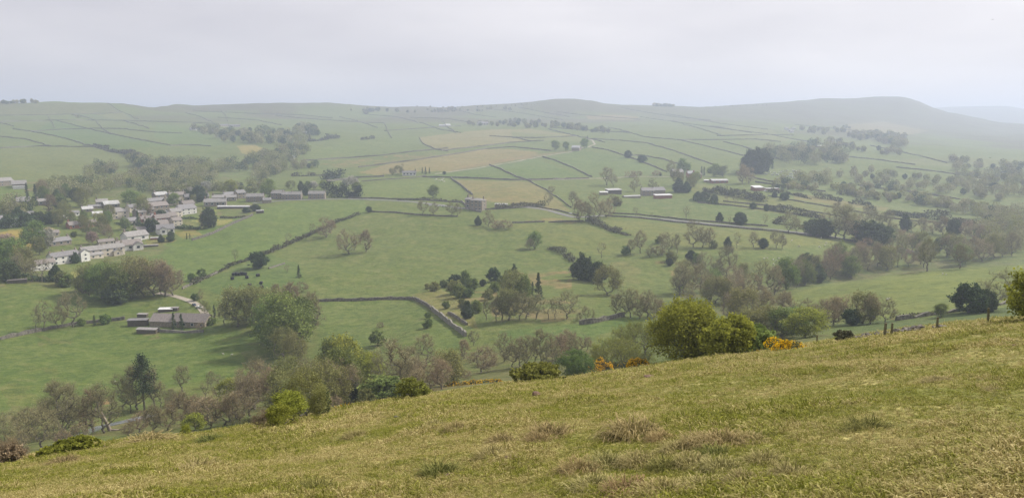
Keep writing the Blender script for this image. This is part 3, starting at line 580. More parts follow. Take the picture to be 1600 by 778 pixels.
# ------------------------------------------------------------------ roads, track, stream: ribbons lying on the land
def ribbon(pts, name, label, w, mat, lift=0.06, cross=0.0):
    W_ = [G(u, v) for u, v in dense(pts, 8, False)]; P = []
    for a, b_ in zip(W_[:-1], W_[1:]):
        k = max(1, int((b_-a).length/2.5)); P += [a.lerp(b_, j/k) for j in range(k)]
    P.append(W_[-1]); xs = np.array([p.x for p in P]); ys = np.array([p.y for p in P])
    for _ in range(4):
        xs[1:-1] = (xs[:-2]+xs[1:-1]*2+xs[2:])/4; ys[1:-1] = (ys[:-2]+ys[1:-1]*2+ys[2:])/4
    v = []; f = []
    for i in range(len(xs)):
        a = max(i-1, 0); b_ = min(i+1, len(xs)-1); d = Vector((xs[b_]-xs[a], ys[b_]-ys[a])).normalized(); n = Vector((-d.y, d.x))
        for k in range(5):
            o = (k/4-0.5)*w; x, y = xs[i]+n.x*o, ys[i]+n.y*o; v.append((x, y, float(H(x, y))+lift))
        if i:
            for k in range(4): q = (i-1)*5+k; f.append((q, q+1, q+6, q+5))
    me = bpy.data.meshes.new(name); me.from_pydata(v, [], f); me.materials.append(M[mat]); me.update()
    return tag(link(name, me), label, kind='structure')
ribbon([(395,318),(450,313),(540,311),(600,313),(640,315),(690,321),(730,327),(770,327),(812,323),(850,327),(900,341),(935,337),(1000,339),(1060,345),(1130,352),(1200,357.5),(1300,370),(1400,387),(1450,398)], 'valley_road', 'grey road running the length of the valley', 3.6, 'tarmac', 0.12)
ribbon([(680,272),(740,264),(800,254),(850,244),(890,238),(930,226),(925,219),(915,216)], 'hill_lane', 'pale lane climbing past the small stone barn', 2.4, 'gravel', 0.15)
ribbon([(800,282),(870,281),(940,279),(1000,276),(1060,277)], 'farm_lane', 'pale lane to the brick farm under the trees', 2.2, 'gravel', 0.15)
ribbon([(245,458),(270,461),(290,467),(305,474),(318,483),(322,492),(320,500)], 'farm_track', 'pale gravel track down to the long stone farm', 2.3, 'gravel', 0.08)
ribbon([(75,702),(95,692),(115,684),(135,676),(150,668),(175,663),(205,656),(240,648)], 'stream', 'shallow stony stream between bare trees', 2.2, 'water', 0.05)

# ------------------------------------------------------------------ trees
def skeleton(rnd, h, w, n, trunk, squash=1.0, lean=0.0, flat=0.0, peak=0.25):
    """grow limbs towards points spread through the crown; returns nodes, parents, radii, tips"""
    cz = trunk*h; ch = h-cz
    nodes = [np.array((0, 0, 0.0))]; par = [-1]
    k = 4
    for i in range(1, k+1): nodes.append(np.array((lean*h*0.1*i/k+rnd.gauss(0, .01)*h, rnd.gauss(0, .01)*h, cz*1.15*i/k))); par.append(i-1)
    pts = []
    lobes = [(rnd.uniform(0, 6.28), rnd.uniform(0.15, 0.95), rnd.uniform(0.22, 0.44)) for _ in range(7)]
    while len(pts) < n:
        x, y, z = rnd.uniform(-1, 1), rnd.uniform(-1, 1), rnd.uniform(-1, 1)
        if x*x+y*y+z*z > 1 or x*x+y*y+z*z < rnd.random()*0.5: continue
        if z < -0.4 and rnd.random() < flat: continue
        if math.hypot(x, y) > 1-peak*max(0, z+.3)+0.06*math.sin(5*math.atan2(y, x)+lobes[0][0]*3): continue
        # uneven outline: keep what falls in one of the lobes
        ok = any((x-math.cos(a)*q*.75)**2+(y-math.sin(a)*q*.75)**2+(z-(i/6-0.42)*1.1)**2 < (r*1.55)**2 for i, (a, q, r) in enumerate(lobes))
        if not ok and rnd.random() < 0.9: continue
        pts.append(np.array((x*w/2+lean*h*0.2*(z+1), y*w/2, cz+ch*0.5+z*ch*0.5*squash)))
    top = np.array((0, 0, cz))
    pts.sort(key=lambda p: np.linalg.norm(p-top))
    for p in pts:
        A_ = np.array(nodes[2:]); d = np.linalg.norm(A_-p, axis=1)+0.25*np.linalg.norm(A_-top, axis=1)*0.4
        # branches prefer to rise outward
        d += np.clip(A_[:, 2]-p[2], 0, None)*0.6
        j = int(np.argmin(d))+2
        a = nodes[j]; L = np.linalg.norm(p-a)
        m_ = a*0.5+p*0.5+np.array((rnd.gauss(0, 1), rnd.gauss(0, 1), rnd.gauss(0.3, .6)))*L*0.10
        nodes.append(m_); par.append(j); nodes.append(p); par.append(len(nodes)-2)
    n_ = len(nodes); cnt = np.zeros(n_); has = set(par)
    tips = [i for i in range(n_) if i not in has]
    for t_ in tips:
        j = t_
        while j >= 0: cnt[j] += 1; j = par[j]
    rad = 0.0068*h*np.power(cnt, 0.47)*0.42+0.012
    rad[0] = rad[1]*1.35
    return nodes, par, rad, tips
def limbs_mesh(name, nodes, par, rad, mat, minr=0.0, n0=6):
    v = []; f = []
    for i, p in enumerate(par):
        if p < 0 or rad[i] < minr: continue
        a = Vector(nodes[p]); b_ = Vector(nodes[i]); d = (b_-a)
        if d.length < 1e-4: continue
        d.normalize(); o = d.orthogonal().normalized(); c = d.cross(o); n = n0 if rad[i] > 0.1 else 3
        q = len(v); ra = min(rad[p], rad[i]*1.5)
        for (P, r) in ((a-d*ra*0.3, ra), (b_, rad[i])):
            for k in range(n):
                t = 2*math.pi*k/n; v.append(tuple(P+(o*math.cos(t)+c*math.sin(t))*r))
        for k in range(n): f.append((q+k, q+(k+1) % n, q+n+(k+1) % n, q+n+k))
    me = bpy.data.meshes.new(name); me.from_pydata(v, [], f); me.materials.append(mat); me.update()
    return me
def quads(C, size, rng, aspect=1.0, updir=None, tilt=1.0):
    """leaf quads at centres C with random facing"""
    n = len(C); a = rng.normal(size=(n, 3)); a /= np.linalg.norm(a, axis=1)[:, None]
    if updir is not None: a = updir+a*0.0001
    b_ = rng.normal(size=(n, 3)); b_ -= a*np.sum(a*b_, 1)[:, None]; b_ /= np.linalg.norm(b_, axis=1)[:, None]
    s = size*(0.6+0.8*rng.random(n))[:, None]
    A_ = a*s*0.5; B_ = b_*s*0.5*aspect
    return np.stack([C-A_-B_*.4, C+B_-A_*.2, C+A_+B_*.3, C-B_+A_*.25], 1).reshape(-1, 3)
def strips(P, D, L, wd, rng):
    n = len(P); s = rng.normal(size=(n, 3)); s -= D*np.sum(D*s, 1)[:, None]; s /= np.linalg.norm(s, axis=1)[:, None]
    e = P+D*L[:, None]; s1 = s*wd[:, None]*0.5
    return np.stack([P-s1, P+s1, e+s1*.4, e-s1*.4], 1).reshape(-1, 3)
def tree_meshes(kind, seed, h, w, trunk=0.22, npts=150, twigs=10, leaves=8, leafsize=0.28, tw=0.045, squash=1.0, lean=0, mat='bare', limb_mat='bark', flat=0.3, spread=0.10, peak=.25):
    rnd = random.Random(seed); rng = np.random.default_rng(seed)
    nodes, par, rad, tips = skeleton(rnd, h, w, npts, trunk, squash, lean, flat, peak)
    tm = limbs_mesh(kind+'_limbs', nodes, par, rad, M[limb_mat])
    NP_ = np.array(nodes); ctr = np.array((0, 0, h*(trunk+0.12)))
    outer = np.array([i for i in range(6, len(nodes))])
    V = []; S = []
    if twigs:
        idx = np.repeat(outer, max(1, twigs//2)); P = NP_[idx]; D = P-ctr; D /= np.linalg.norm(D, axis=1)[:, None]+1e-6
        D = D+rng.normal(size=D.shape)*0.75+np.array((0, 0, 0.25)); D /= np.linalg.norm(D, axis=1)[:, None]
        L = h*0.10*(0.3+1.1*rng.random(len(P))**1.5); V.append(strips(P, D, L, tw*(0.5+rng.random(len(P))), rng)); S.append(rng.random(len(P))*0.6)
        E = P+D*L[:, None]
        P2 = P+D*(L*0.6)[:, None]; D2 = D+rng.normal(size=D.shape)*0.6; D2 /= np.linalg.norm(D2, axis=1)[:, None]
        V.append(strips(P2, D2, L*0.7, tw*0.6*(0.5+rng.random(len(P))), rng)); S.append(0.3+rng.random(len(P))*0.7)
        ends = P2+D2*(L*0.6)[:, None]
    else: ends = NP_[outer]
    if leaves:
        n = int(len(outer)*leaves)
        C = ends[rng.integers(0, len(ends), n)]+rng.normal(size=(n, 3))*h*spread*0.35
        # leaf clumps: some paler, some darker, varying with position in the crown
        cl = np.sin(C[:, 0]*9/w+seed)*np.sin(C[:, 1]*9/w+1.3*seed)*np.sin(C[:, 2]*9/h)
        V.append(quads(C, leafsize, rng)); S.append(np.clip(0.5+0.35*cl+rng.normal(size=n)*0.22, 0, 1))
    V = np.concatenate(V); V[:, 2] = np.maximum(V[:, 2], 0.05); S = np.concatenate(S)
    cm = mesh_np(kind+'_crown', V, np.arange(len(V)).reshape(-1, 4), [LM[mat]], S)
    return tm, cm
def conifer_meshes(kind, seed, h, w, mat='dark', tiers=16, per=60, leafsize=0.35, narrow=False, scots=False):
    rnd = random.Random(seed); rng = np.random.default_rng(seed); mb = MB()
    mb.tube([(0, 0, 0), (0, 0, h*.5), (0.02*h, 0, h*.97)], [h*0.018, h*0.012, h*0.003], 6)
    C = []
    for i in range(tiers):
        f_ = i/(tiers-1); z = h*((0.38 if scots else 0.06)+(0.60 if scots else 0.92)*f_)
        r = w/2*((1-f_)**(0.5 if narrow else 0.85)+0.04)*(rnd.uniform(0.7, 1.1))
        if scots: r = w/2*math.sin(math.pi*min(1, 0.25+0.75*f_))**0.6*rnd.uniform(0.7, 1.1)
        nb = rnd.randint(5, 8)
        for k in range(nb):
            a = rnd.uniform(0, 6.28); rr_ = r*rnd.uniform(0.7, 1.15); e = np.array((math.cos(a)*rr_, math.sin(a)*rr_, z-rr_*(0.1 if scots else 0.25)))
            mb.tube([(0, 0, z), tuple(e)], [h*0.004, h*0.001], 3, cap=False)
            m_ = per//nb*2; t_ = rng.random(m_)**0.6
            C.append(np.array((0, 0, z))*(1-t_[:, None])+e*t_[:, None]+rng.normal(size=(m_, 3))*h*(0.035 if scots else 0.02))
    C = np.concatenate(C); V = quads(C, leafsize, rng, 0.6); V[:, 2] = np.maximum(V[:, 2], 0.05)
    tm = mb.mesh(kind+'_limbs', [M['bark']])
    cm = mesh_np(kind+'_crown', V, np.arange(len(V)).reshape(-1, 4), [LM[mat]], np.clip(0.45+rng.normal(size=len(C))*0.25, 0, 1))
    return tm, cm
# kinds: (list of (trunk mesh, crown mesh), nominal height)
KIND = {}
def reg(name, maker, n, h): KIND[name] = ([maker(s) for s in range(n)], h)
reg('bare', lambda s: tree_meshes('bare_tree', 10+s, 11, [8.5, 10, 7.5, 9.5, 8][s], [.14, .10, .20, .12, .16][s], 150, 14, 1.6, 0.18, 0.05, mat='bare', peak=[.2,.4,.5,.1,.35][s]), 5, 11)
reg('redbare', lambda s: tree_meshes('budding_tree', 40+s, 11, [9.5, 11, 8][s], .07, 170, 15, 3.5, 0.20, 0.055, mat='red', peak=[.2,.35,.45][s]), 3, 11)
reg('sparse', lambda s: tree_meshes('sparse_tree', 60+s, 11, [6, 7.5, 5][s], .22, 70, 9, 0.4, 0.18, 0.05, mat='bare'), 3, 11)
reg('tall', lambda s: tree_meshes('slender_tree', 70+s, 14, [5.5, 6.5, 5][s], .22, 110, 12, 1.6, 0.2, 0.05, mat='bare'), 3, 14)
reg('olive', lambda s: tree_meshes('olive_tree', 80+s, 11, [9, 10, 8][s], .07, 180, 10, 10, 0.27, 0.05, mat='olive', peak=[.2,.4,.3][s]), 3, 11)
reg('green', lambda s: tree_meshes('green_tree', 90+s, 11, [8.5, 9.5, 8][s], .07, 190, 5, 17, 0.30, 0.05, mat='green', peak=[.2,.45,.35][s]), 3, 11)
reg('lime', lambda s: tree_meshes('lime_tree', 100+s, 9, [7.5, 8.5][s], .1, 170, 5, 20, 0.28, 0.04, mat='lime'), 2, 9)
reg('dark', lambda s: tree_meshes('holly', 110+s, 8, [8, 9, 6][s], .03, 190, 2, 34, 0.36, 0.04, mat='dark', flat=0, peak=[.5,.25,.7][s]), 3, 8)
reg('blossom', lambda s: tree_meshes('cherry', 120+s, 7, [6.5, 7][s], .15, 130, 4, 18, 0.28, 0.04, mat='blossom'), 2, 7)
reg('pink', lambda s: tree_meshes('pink_cherry', 125+s, 7, 6.5, .15, 130, 4, 16, 0.28, 0.04, mat='pink'), 1, 7)
reg('shrub', lambda s: tree_meshes('shrub', 130+s, 4, [4.6, 5.4, 3.8][s], .03, 110, 5, 20, 0.26, 0.04, mat=['green', 'olive', 'green'][s], flat=0), 3, 4)
reg('scrub', lambda s: tree_meshes('scrub', 140+s, 4, [5, 6][s], .05, 110, 12, 4, 0.18, 0.045, mat='red', flat=0), 2, 4)
reg('conifer', lambda s: conifer_meshes('conifer', 150+s, 9, [4.5, 3.2][s], narrow=bool(s)), 2, 9)
reg('pine', lambda s: conifer_meshes('pine', 160+s, 16, 9, 'pine', 11, 150, 0.42, scots=True), 1, 16)
TREES = []
def plant(kind, p, h, name, cat, label, group=None, var=None, wscale=1.0, rz=None):
    ms, nom = KIND[kind]; rnd = random.Random(int(p.x*37+p.y*91) & 0xffff)
    tm, cm = ms[(var if var is not None else rnd.randrange(len(ms))) % len(ms)]
    s = h/nom
    r = bpy.data.objects.new(name, None); COL.objects.link(r); r.empty_display_size = 0.5
    r.location = (p.x, p.y, float(H(p.x, p.y))-0.12*s); r.rotation_euler = (0, 0, rnd.uniform(0, 6.28) if rz is None else rz); r.scale = (s*wscale, s*wscale, s)
    link('trunk', tm, r); link('crown', cm, r)
    tag(r, label, cat, group); TREES.append(r)
    return r
NM = dict(bare='bare_tree', redbare='budding_tree', sparse='bare_tree', tall='slender_tree', olive='leafing_tree', green='green_tree', lime='leafing_tree', dark='evergreen_tree',
          blossom='blossom_tree', pink='blossom_tree', shrub='shrub', scrub='scrub_bush', conifer='conifer', pine='pine_tree')
AD = dict(bare='grey-brown tree', redbare='reddish-brown tree', sparse='thin bare tree', tall='slender tall tree', olive='olive-green tree', green='fresh green tree',
          lime='yellow-green tree', dark='dark round evergreen', blossom='white blossom tree', pink='pink blossom tree', shrub='green shrub', scrub='brown scrub', conifer='dark pointed conifer', pine='tall dark pine')
_O1 = 'first second third fourth fifth sixth seventh eighth ninth tenth eleventh twelfth thirteenth fourteenth fifteenth sixteenth seventeenth eighteenth nineteenth twentieth'.split()
ORD = _O1+['twenty-'+x for x in _O1[:9]]+['thirtieth']+['thirty-'+x for x in _O1[:9]]
def T(kind, u, v, hpx, label, wscale=1.0, var=None, group=None, back=0):
    """one tree whose foot stands at (u, v) and which is hpx photo pixels tall"""
    p = G(u, v)
    if back: d = Vector((p.x, p.y, 0)).normalized(); p = p+d*back
    return plant(kind, p, px2m(hpx, p), NM[kind], 'bush' if kind in ('shrub', 'scrub') else 'tree', label, group, var, wscale)
def row(spec, where, group):
    """a group of trees given one by one: (kind, u, v, hpx[, wscale]); labels count each kind from the left"""
    spec = sorted(spec, key=lambda s: s[1]); tot = {}
    for s in spec: tot[s[0]] = tot.get(s[0], 0)+1
    seen = {}
    for s in spec:
        k = s[0]; i = seen[k] = seen.get(k, 0)+1
        lab = (ORD[i-1]+' '+AD[k]+' from the left ' if tot[k] > 1 else AD[k]+' ')+where
        T(k, s[1], s[2], s[3], lab, s[4] if len(s) > 4 else 1.0, group=group)
def inpoly(x, y, P):
    c = False
    for i in range(len(P)):
        x1, y1 = P[i]; x2, y2 = P[(i+1) % len(P)]
        if (y1 > y) != (y2 > y) and x < (x2-x1)*(y-y1)/(y2-y1)+x1: c = not c
    return c
def wood_points(poly, n, seed, mind=6.0, hidden=None):
    rnd = random.Random(seed); us = [p[0] for p in poly]; vs_ = [p[1] for p in poly]; out = []; tr = 0
    while len(out) < n and tr < n*40:
        tr += 1; u = rnd.uniform(min(us), max(us)); v = rnd.uniform(min(vs_), max(vs_))
        if not inpoly(u, v, poly): continue
        p = G(u, v)
        if p.length < 78: continue
        if any((p-q[0]).length < mind for q in out): continue
        out.append((p, u, v))
    return out
def wood(poly, n, kinds, hrange, where, group, seed, mind=5.0):
    rnd = random.Random(seed+1); ks = [k for k, w in kinds for _ in range(w)]
    pts = sorted(wood_points(poly, n, seed, mind), key=lambda q: q[1]); L = [(rnd.choice(ks), q) for q in pts]; tot = {}; seen = {}
    for k, q in L: tot[k] = tot.get(k, 0)+1
    for k, (p, u, v) in L:
        i = seen[k] = seen.get(k, 0)+1
        if tot[k] == 1: lab = AD[k]+' '+where
        else: lab = ORD[i-1]+' '+AD[k]+' from the left '+where
        sm = 0.35 if k in ('shrub', 'scrub') else (0.75 if k in ('dark', 'lime', 'conifer') else 1)
        plant(k, p, rnd.uniform(*hrange)*sm, NM[k], 'bush' if k in ('shrub', 'scrub') else 'tree', lab, group)

row([('sparse',70,517,50),('bare',91,513,38),('bare',114,511,56),('conifer',148,509,17),('shrub',165,506,16),('shrub',128,509,13),('sparse',57,519,38)], 'on the bank left of the long farm', 'row of trees on the bank left of the long farm')
row([('redbare',545,397,41),('redbare',572,394,34)], 'of the pair in the middle of the big field', 'pair of trees in the big field')
T('redbare',510,371,34,'reddish bare tree standing in the diagonal hedge above the pair')
T('sparse',488,364,16,'small stunted tree in the diagonal hedge'); T('sparse',451,381,18,'small dead tree left of the diagonal hedge'); T('sparse',368,410,22,'small bare tree at the lower end of the diagonal hedge')
T('dark',403,419,24,'broad dark evergreen bush alone at the corner of the bale field',1.35,0)
T('conifer',467,434,20,'small dark conifer above the leafy grove'); T('scrub',472,456,17,'twiggy brown bush below the small dark conifer'); T('sparse',449,425,11,'low sprawling bare bush right of the broad dark evergreen',2.0)
T('dark',576,332,9,'small round dark bush at the top of the diagonal hedge')
T('green',677,309,19,'round lone tree in the bright field beside the road',1.25)
row([('bare',661,336,24),('bare',678,337,22),('bare',705,338,24),('bare',715,338,20)], 'on the wall left of the stone house', 'row of bare trees on the wall')
T('dark',747,352,14,'small dark thorn below the tall stone house'); T('bare',763,354,25,'spreading bare tree below the tall stone house')
row([('scrub',778,357,13,1.4),('scrub',790,358,15,1.3)], 'at the corner below the tall stone house', 'scrub below the stone house')
T('green',835,389,27,'green round tree in the middle of the big central field',1.1); T('bare',828,391,18,'small grey tree left of the green tree in mid field',1.3)
T('sparse',940,403,26,'twisted bare tree in mid field right of the scrubby hedge')
row([('bare',857,321,20),('bare',895,322,24),('scrub',862,301,10),('bare',915,345,30),('bare',932,345,44),('redbare',905,347,34),('redbare',947,340,30),('bare',953,325,22),('shrub',964,322,14)], 'at the road junction', 'trees round the road junction')
row([('sparse',993,340,17),('sparse',1072,345,24),('dark',1124,347,14,1.1),('sparse',1018,342,10),('dark',1157,351,18,1.1),('sparse',1195,353,20),('sparse',1140,350,12)], 'beside the valley road walls', 'roadside trees')
row([('bare',1000,396,36),('bare',985,398,24),('bare',1015,402,20),('shrub',977,398,14),('shrub',1029,380,11),('tall',1035,398,34),('bare',1045,393,30),('tall',1058,395,30),('shrub',1049,409,16),('shrub',1063,452,14),('dark',1045,415,11),('scrub',1028,399,16,1.3),('dark',1079,409,17),('shrub',1090,412,17)], 'of the copse below the valley road', 'copse below the valley road')
row([('bare',1083,386,42),('bare',1098,387,34),('bare',1108,386,30),('shrub',1115,388,12),('dark',1137,387,16),('sparse',1151,388,26),('bare',1177,387,26),('dark',1191,388,15),('bare',1213,388,28),('bare',1222,389,22)], 'in the row above the sheep field', 'row of trees above the sheep field')
row([('dark',908,436,38),('dark',918,438,34),('dark',932,441,30),('scrub',898,432,18)], 'in the dark clump in mid valley', 'dark clump in mid valley')
T('olive',948,461,46,'big brown-green tree with a dense round crown below the dark clump',1.15,1)
row([('shrub',678,455,14),('shrub',668,452,9),('dark',712,447,17,1.6),('shrub',712,460,22),('shrub',728,447,26,0.6),('shrub',738,454,20),('shrub',718,465,22),('shrub',731,464,14,1.4),('dark',771,440,21),('shrub',795,437,17),('dark',803,436,22,.7),('shrub',771,458,18),('shrub',788,452,22),('shrub',763,468,16),('dark',730,497,26),('shrub',745,488,20),('shrub',722,480,13),('shrub',697,482,12),('shrub',817,452,18),('shrub',693,449,12),('dark',755,447,10)], 'in the bracken scrub of mid valley', 'bushes of the bracken scrub')
row([('olive',803,470,48),('conifer',841,468,42),('conifer',832,462,22),('bare',822,498,42),('bare',785,500,46),('olive',795,500,50),('bare',838,499,40),('sparse',857,499,36),('sparse',867,499,36),('bare',886,498,44,1.2),('bare',812,500,44),('green',815,470,42),('tall',760,500,34),('bare',775,502,36)], 'in the thin wood by the green meadow', 'thin wood above the stream')
row([('bare',915,500,22),('sparse',925,505,24),('bare',905,504,16)], 'beside the mossy wall at the green meadow', 'small trees at the mossy wall')
row([('bare',975,495,44),('bare',985,496,46),('redbare',1000,497,42),('bare',1012,499,46),('redbare',1022,497,36),('bare',1030,494,30),('bare',962,494,34)], 'of the twiggy clump behind the tall hawthorn', 'twiggy clump behind the hawthorn')
row([('shrub',590,540,24),('shrub',668,512,15),('shrub',668,497,9),('scrub',594,512,9)], 'in the pasture below the dark dry stone wall', 'bushes in the pasture')
# grove of leafing trees right of the farm
row([('olive',372,510,62,1.15),('olive',395,505,58),('green',425,535,72),('green',450,548,92,1.1),('olive',432,520,70),('green',470,535,70),('olive',405,500,50),('redbare',487,520,62),('redbare',455,490,48),('olive',443,560,50),('olive',462,565,46),('lime',452,492,34),('dark',412,515,26),('redbare',432,468,24,1.2),('bare',350,508,34)], 'in the leafy grove beside the farm', 'leafy grove beside the long farm')
row([('conifer',284,516,26),('conifer',272,515,27),('scrub',313,515,12),('conifer',335,494,18),('shrub',327,507,12,1.5),('sparse',252,460,44),('olive',320,490,20)], 'close beside the long stone farm', 'garden trees of the long farm')
row([('sparse',313,478,28),('shrub',305,470,12),('shrub',300,440,14),('bare',283,442,20),('shrub',315,432,12)], 'on the slope above the farm track', 'small trees above the farm track')
# grove below the white terraces
row([('olive',140,462,50),('green',160,466,54,1.1),('green',185,470,58,1.1),('olive',205,466,64),('olive',225,463,58),('redbare',240,462,60),('redbare',258,462,52),('redbare',270,462,48),('dark',135,455,26),('dark',182,474,36,1.2),('olive',170,455,48),('redbare',215,452,54),('redbare',250,456,50),('shrub',105,448,20)], 'in the grove below the white terraces', 'grove below the white terraces')
row([('green',20,425,52,1.2),('olive',40,430,44),('green',55,390,44,1.2),('dark',12,440,30),('sparse',50,440,36),('sparse',66,441,42),('pink',8,392,26,1.2),('blossom',74,388,30),('olive',62,398,28),('dark',88,438,24),('shrub',100,447,22),('dark',118,411,16),('sparse',105,404,14),('bare',30,435,40),('dark',22,436,26,1.3)], 'around the lowest terrace of the village', 'trees round the lowest terrace')
# foreground side of the stream
row([('pine',226,642,88),('tall',242,640,66),('bare',192,640,56),('bare',205,645,50),('sparse',252,640,44),('bare',214,640,70)], 'at the pine group lower left', 'pine group')
T('sparse',113,642,36,'very thin bare pole tree left of the pine group',0.5); T('sparse',122,640,24,'short thin bare pole tree left of the pine group',0.5)
row([('bare',15,690,50),('bare',42,688,52),('tall',58,690,46),('bare',75,678,52,1.15),('sparse',95,676,44),('bare',108,668,40),('sparse',118,672,38),('bare',28,700,44),('bare',5,705,58),('redbare',8,722,46),('scrub',30,716,26),('bare',88,690,36)], 'in the bare wood at lower left', 'bare stream-side wood at far left')
wood([(0,690),(60,672),(130,662),(200,655),(200,676),(110,690),(60,708),(0,722)], 9, [('bare',5),('redbare',2),('scrub',4),('tall',1)], (5, 9), 'along the stream at lower left', 'stream-side trees at lower left', 61, 3)
wood([(480,640),(560,612),(640,600),(760,585),(700,603),(620,622),(520,650),(450,668),(400,675)], 22, [('scrub',6),('shrub',5),('redbare',3),('olive',2)], (4.5, 7.5), 'in the undergrowth left of centre', 'undergrowth below the brow', 62, 3)
row([('bare',285,612,42),('sparse',322,625,34),('bare',345,622,38),('bare',330,605,26),('lime',360,628,34,1.4),('lime',345,650,30,1.2),('bare',268,634,28)], 'right of the pine group', 'trees in the lower left meadow')
row([('redbare',218,675,34,1.3),('redbare',240,676,44),('redbare',262,672,48),('redbare',285,668,56,1.2),('redbare',305,668,50),('redbare',330,668,58,1.2),('redbare',352,664,52,1.2),('redbare',375,660,58),('lime',302,676,30,1.3),('lime',290,682,18),('redbare',390,650,64),('bare',270,650,38),('redbare',200,680,22,1.3)], 'in the reddish thicket at lower left', 'reddish thicket under the brow')
row([('redbare',398,640,78),('redbare',412,625,66),('redbare',425,645,70,1.1),('olive',440,650,70,1.1),('olive',458,640,84),('lime',455,663,50,1.3),('lime',438,668,36,1.3),('olive',480,652,74),('redbare',475,628,72),('olive',498,640,80),('olive',512,636,56),('olive',528,632,60),('dark',556,625,34,.7),('dark',505,646,44,.8),('redbare',410,668,32,1.4),('olive',500,668-15,50)], 'in the wood below the leafy grove', 'mixed wood in the valley bottom')
row([('green',520,600,72,.8),('lime',538,598,70),('lime',556,610,62),('green',530,628,84),('olive',545,620,60),('lime',582,608,54),('bare',582,606,58),('bare',597,608,60,.8),('tall',618,612,88,1.5),('shrub',590,622,34,1.8),('shrub',608,622,30,1.8),('bare',640,600,60),('redbare',648,605,46,1.2),('bare',666,572,50,1.2),('redbare',672,608,52,1.2),('olive',700,602,56,1.2),('redbare',690,608,46,1.2),('redbare',655,612,36,1.4),('redbare',752,582,42,1.45),('bare',788,565,46),('bare',740,540,24),('redbare',725,560,30)], 'along the stream left of centre', 'trees along the stream under the brow')
row([('bare',812,572,44),('bare',822,574,50),('bare',846,570,56,1.1),('tall',836,570,46),('redbare',868,565,46,1.2),('redbare',885,560,44,1.2),('redbare',905,556,40),('bare',800,575,40),('bare',858,575,42)], 'in the hollow left of the tall hawthorn', 'bare trees in the hollow')
# right: across the valley bottom behind the hawthorn and up to the spur
row([('olive',1175,535,52,1.4),('green',1222,528,46,1.6),('lime',1258,527,44,1.6),('green',1240,522,42,1.5),('olive',1200,530,52,1.4),('redbare',1225,500,44,1.3),('bare',1254,500,34,1.5),('redbare',1290,512,46),('redbare',1302,508,44,1.2),('redbare',1330,506,50,1.2),('olive',1348,506,50,1.2),('redbare',1360,506,44),('bare',1383,503,40,1.2),('dark',1330,508,24,1.3),('olive',1160,512,64,1.1),('redbare',1145,505,50),('redbare',1195,505,52),('redbare',1170,498,46),('redbare',1278,510,36)], 'at the foot of the right spur', 'wood at the foot of the spur')
T('dark',1512,489,44,'dark broad evergreen left of the spreading bare tree on the right spur',1.15,0); T('bare',1556,484,64,'large spreading bare tree on the right spur beside the evergreen',1.35,1); T('green',1470,496,22,'small dark green thorn tree on the edge of the right spur',1.2); T('dark',1534,487,34,'second dark evergreen squeezed under the spreading bare tree')
row([('bare',1067,460,54),('bare',1062,462,48),('redbare',1080,458,50),('bare',1095,456,44),('redbare',1108,470,46),('olive',1130,478,44,1.2),('olive',1118,474,42,1.2),('redbare',1150,472,46),('bare',1075,478,34),('bare',1055,490,26),('bare',1135,438,54),('bare',1120,440,40),('green',1115,450,30),('redbare',1172,472,46),('bare',1192,465,58,1.1),('redbare',1210,460,44),('bare',1100,425,32),('olive',1160,445,34),('redbare',1145,450,40)], 'of the wood left of the spur tip', 'wood left of the spur tip')
wood([(1215,455),(1300,437),(1400,425),(1500,416),(1590,410),(1590,398),(1480,400),(1370,404),(1300,415),(1230,432)], 42, [('bare',5),('redbare',6),('olive',2),('tall',2),('green',1)], (7.5, 11.5), 'in the wood behind the spur crest', 'woodland behind the spur crest', 5, 4.5)
row([('green',1330,434,34,1.2),('dark',1258,428,30),('dark',1270,424,22),('dark',1276,440,26,1.3),('bare',1448,424,52),('bare',1500,420,40)], 'standing out behind the spur crest', 'woodland behind the spur crest')
row([('bare',1232,365,34),('bare',1245,366,26),('dark',1268,368,24,1.3),('dark',1282,370,26,1.2),('bare',1305,372,52,1.2),('bare',1318,375,54,1.2),('redbare',1336,378,42,1.2),('dark',1352,381,34,1.5),('dark',1368,383,32,1.4),('bare',1390,384,36),('redbare',1412,388,30,1.3),('olive',1440,395,34),('dark',1464,393,20),('redbare',1425,392,30),('olive',1480,400,36)], 'in the dark belt by the road', 'belt of trees along the valley road')
row([('bare',1307,342,26),('bare',1328,348,28),('bare',1352,350,30),('bare',1367,353,26),('bare',1378,354,22),('bare',1388,356,28),('dark',1413,360,24),('bare',1424,361,18),('redbare',1440,363,22,1.4),('redbare',1457,365,22,1.3),('redbare',1473,367,28,1.2),('dark',1490,370,26,.8),('redbare',1507,372,30),('redbare',1520,374,26),('redbare',1535,378,28)], 'in the tree line at right', 'line of trees at right')
# farther trees still told apart
row([('green',867,235,15,1.2),('green',884,236,14),('green',913,232,15,1.2),('conifer',918,219,7)], 'beside the small stone barn on the hill', 'trees beside the hill barn')
T('dark',982,247,11,'left round bush on the wall right of the hill barn'); T('dark',1004,254,11,'right round bush on the wall right of the hill barn',1.3)
row([('bare',948,290,28,1.3),('bare',958,292,20),('bare',991,300,24),('bare',1020,300,22),('scrub',985,277,10,1.6),('scrub',996,276,9,1.6),('scrub',1025,275,9,1.4),('dark',1032,275,5)], 'near the farm lane above the valley farm', 'trees above the valley farm')
row([('green',1068,272,24,1.2),('bare',1048,275,24),('conifer',1096,274,14),('conifer',1100,275,14),('green',1115,276,20,1.4),('olive',1130,277,18,1.4),('green',1088,287,18),('dark',1060,300,20,1.2),('dark',1072,301,16,1.2),('olive',1078,296,22),('olive',1085,292,22),('olive',1058,290,26)], 'around the brick farm right of the valley farm', 'trees round the brick farm')
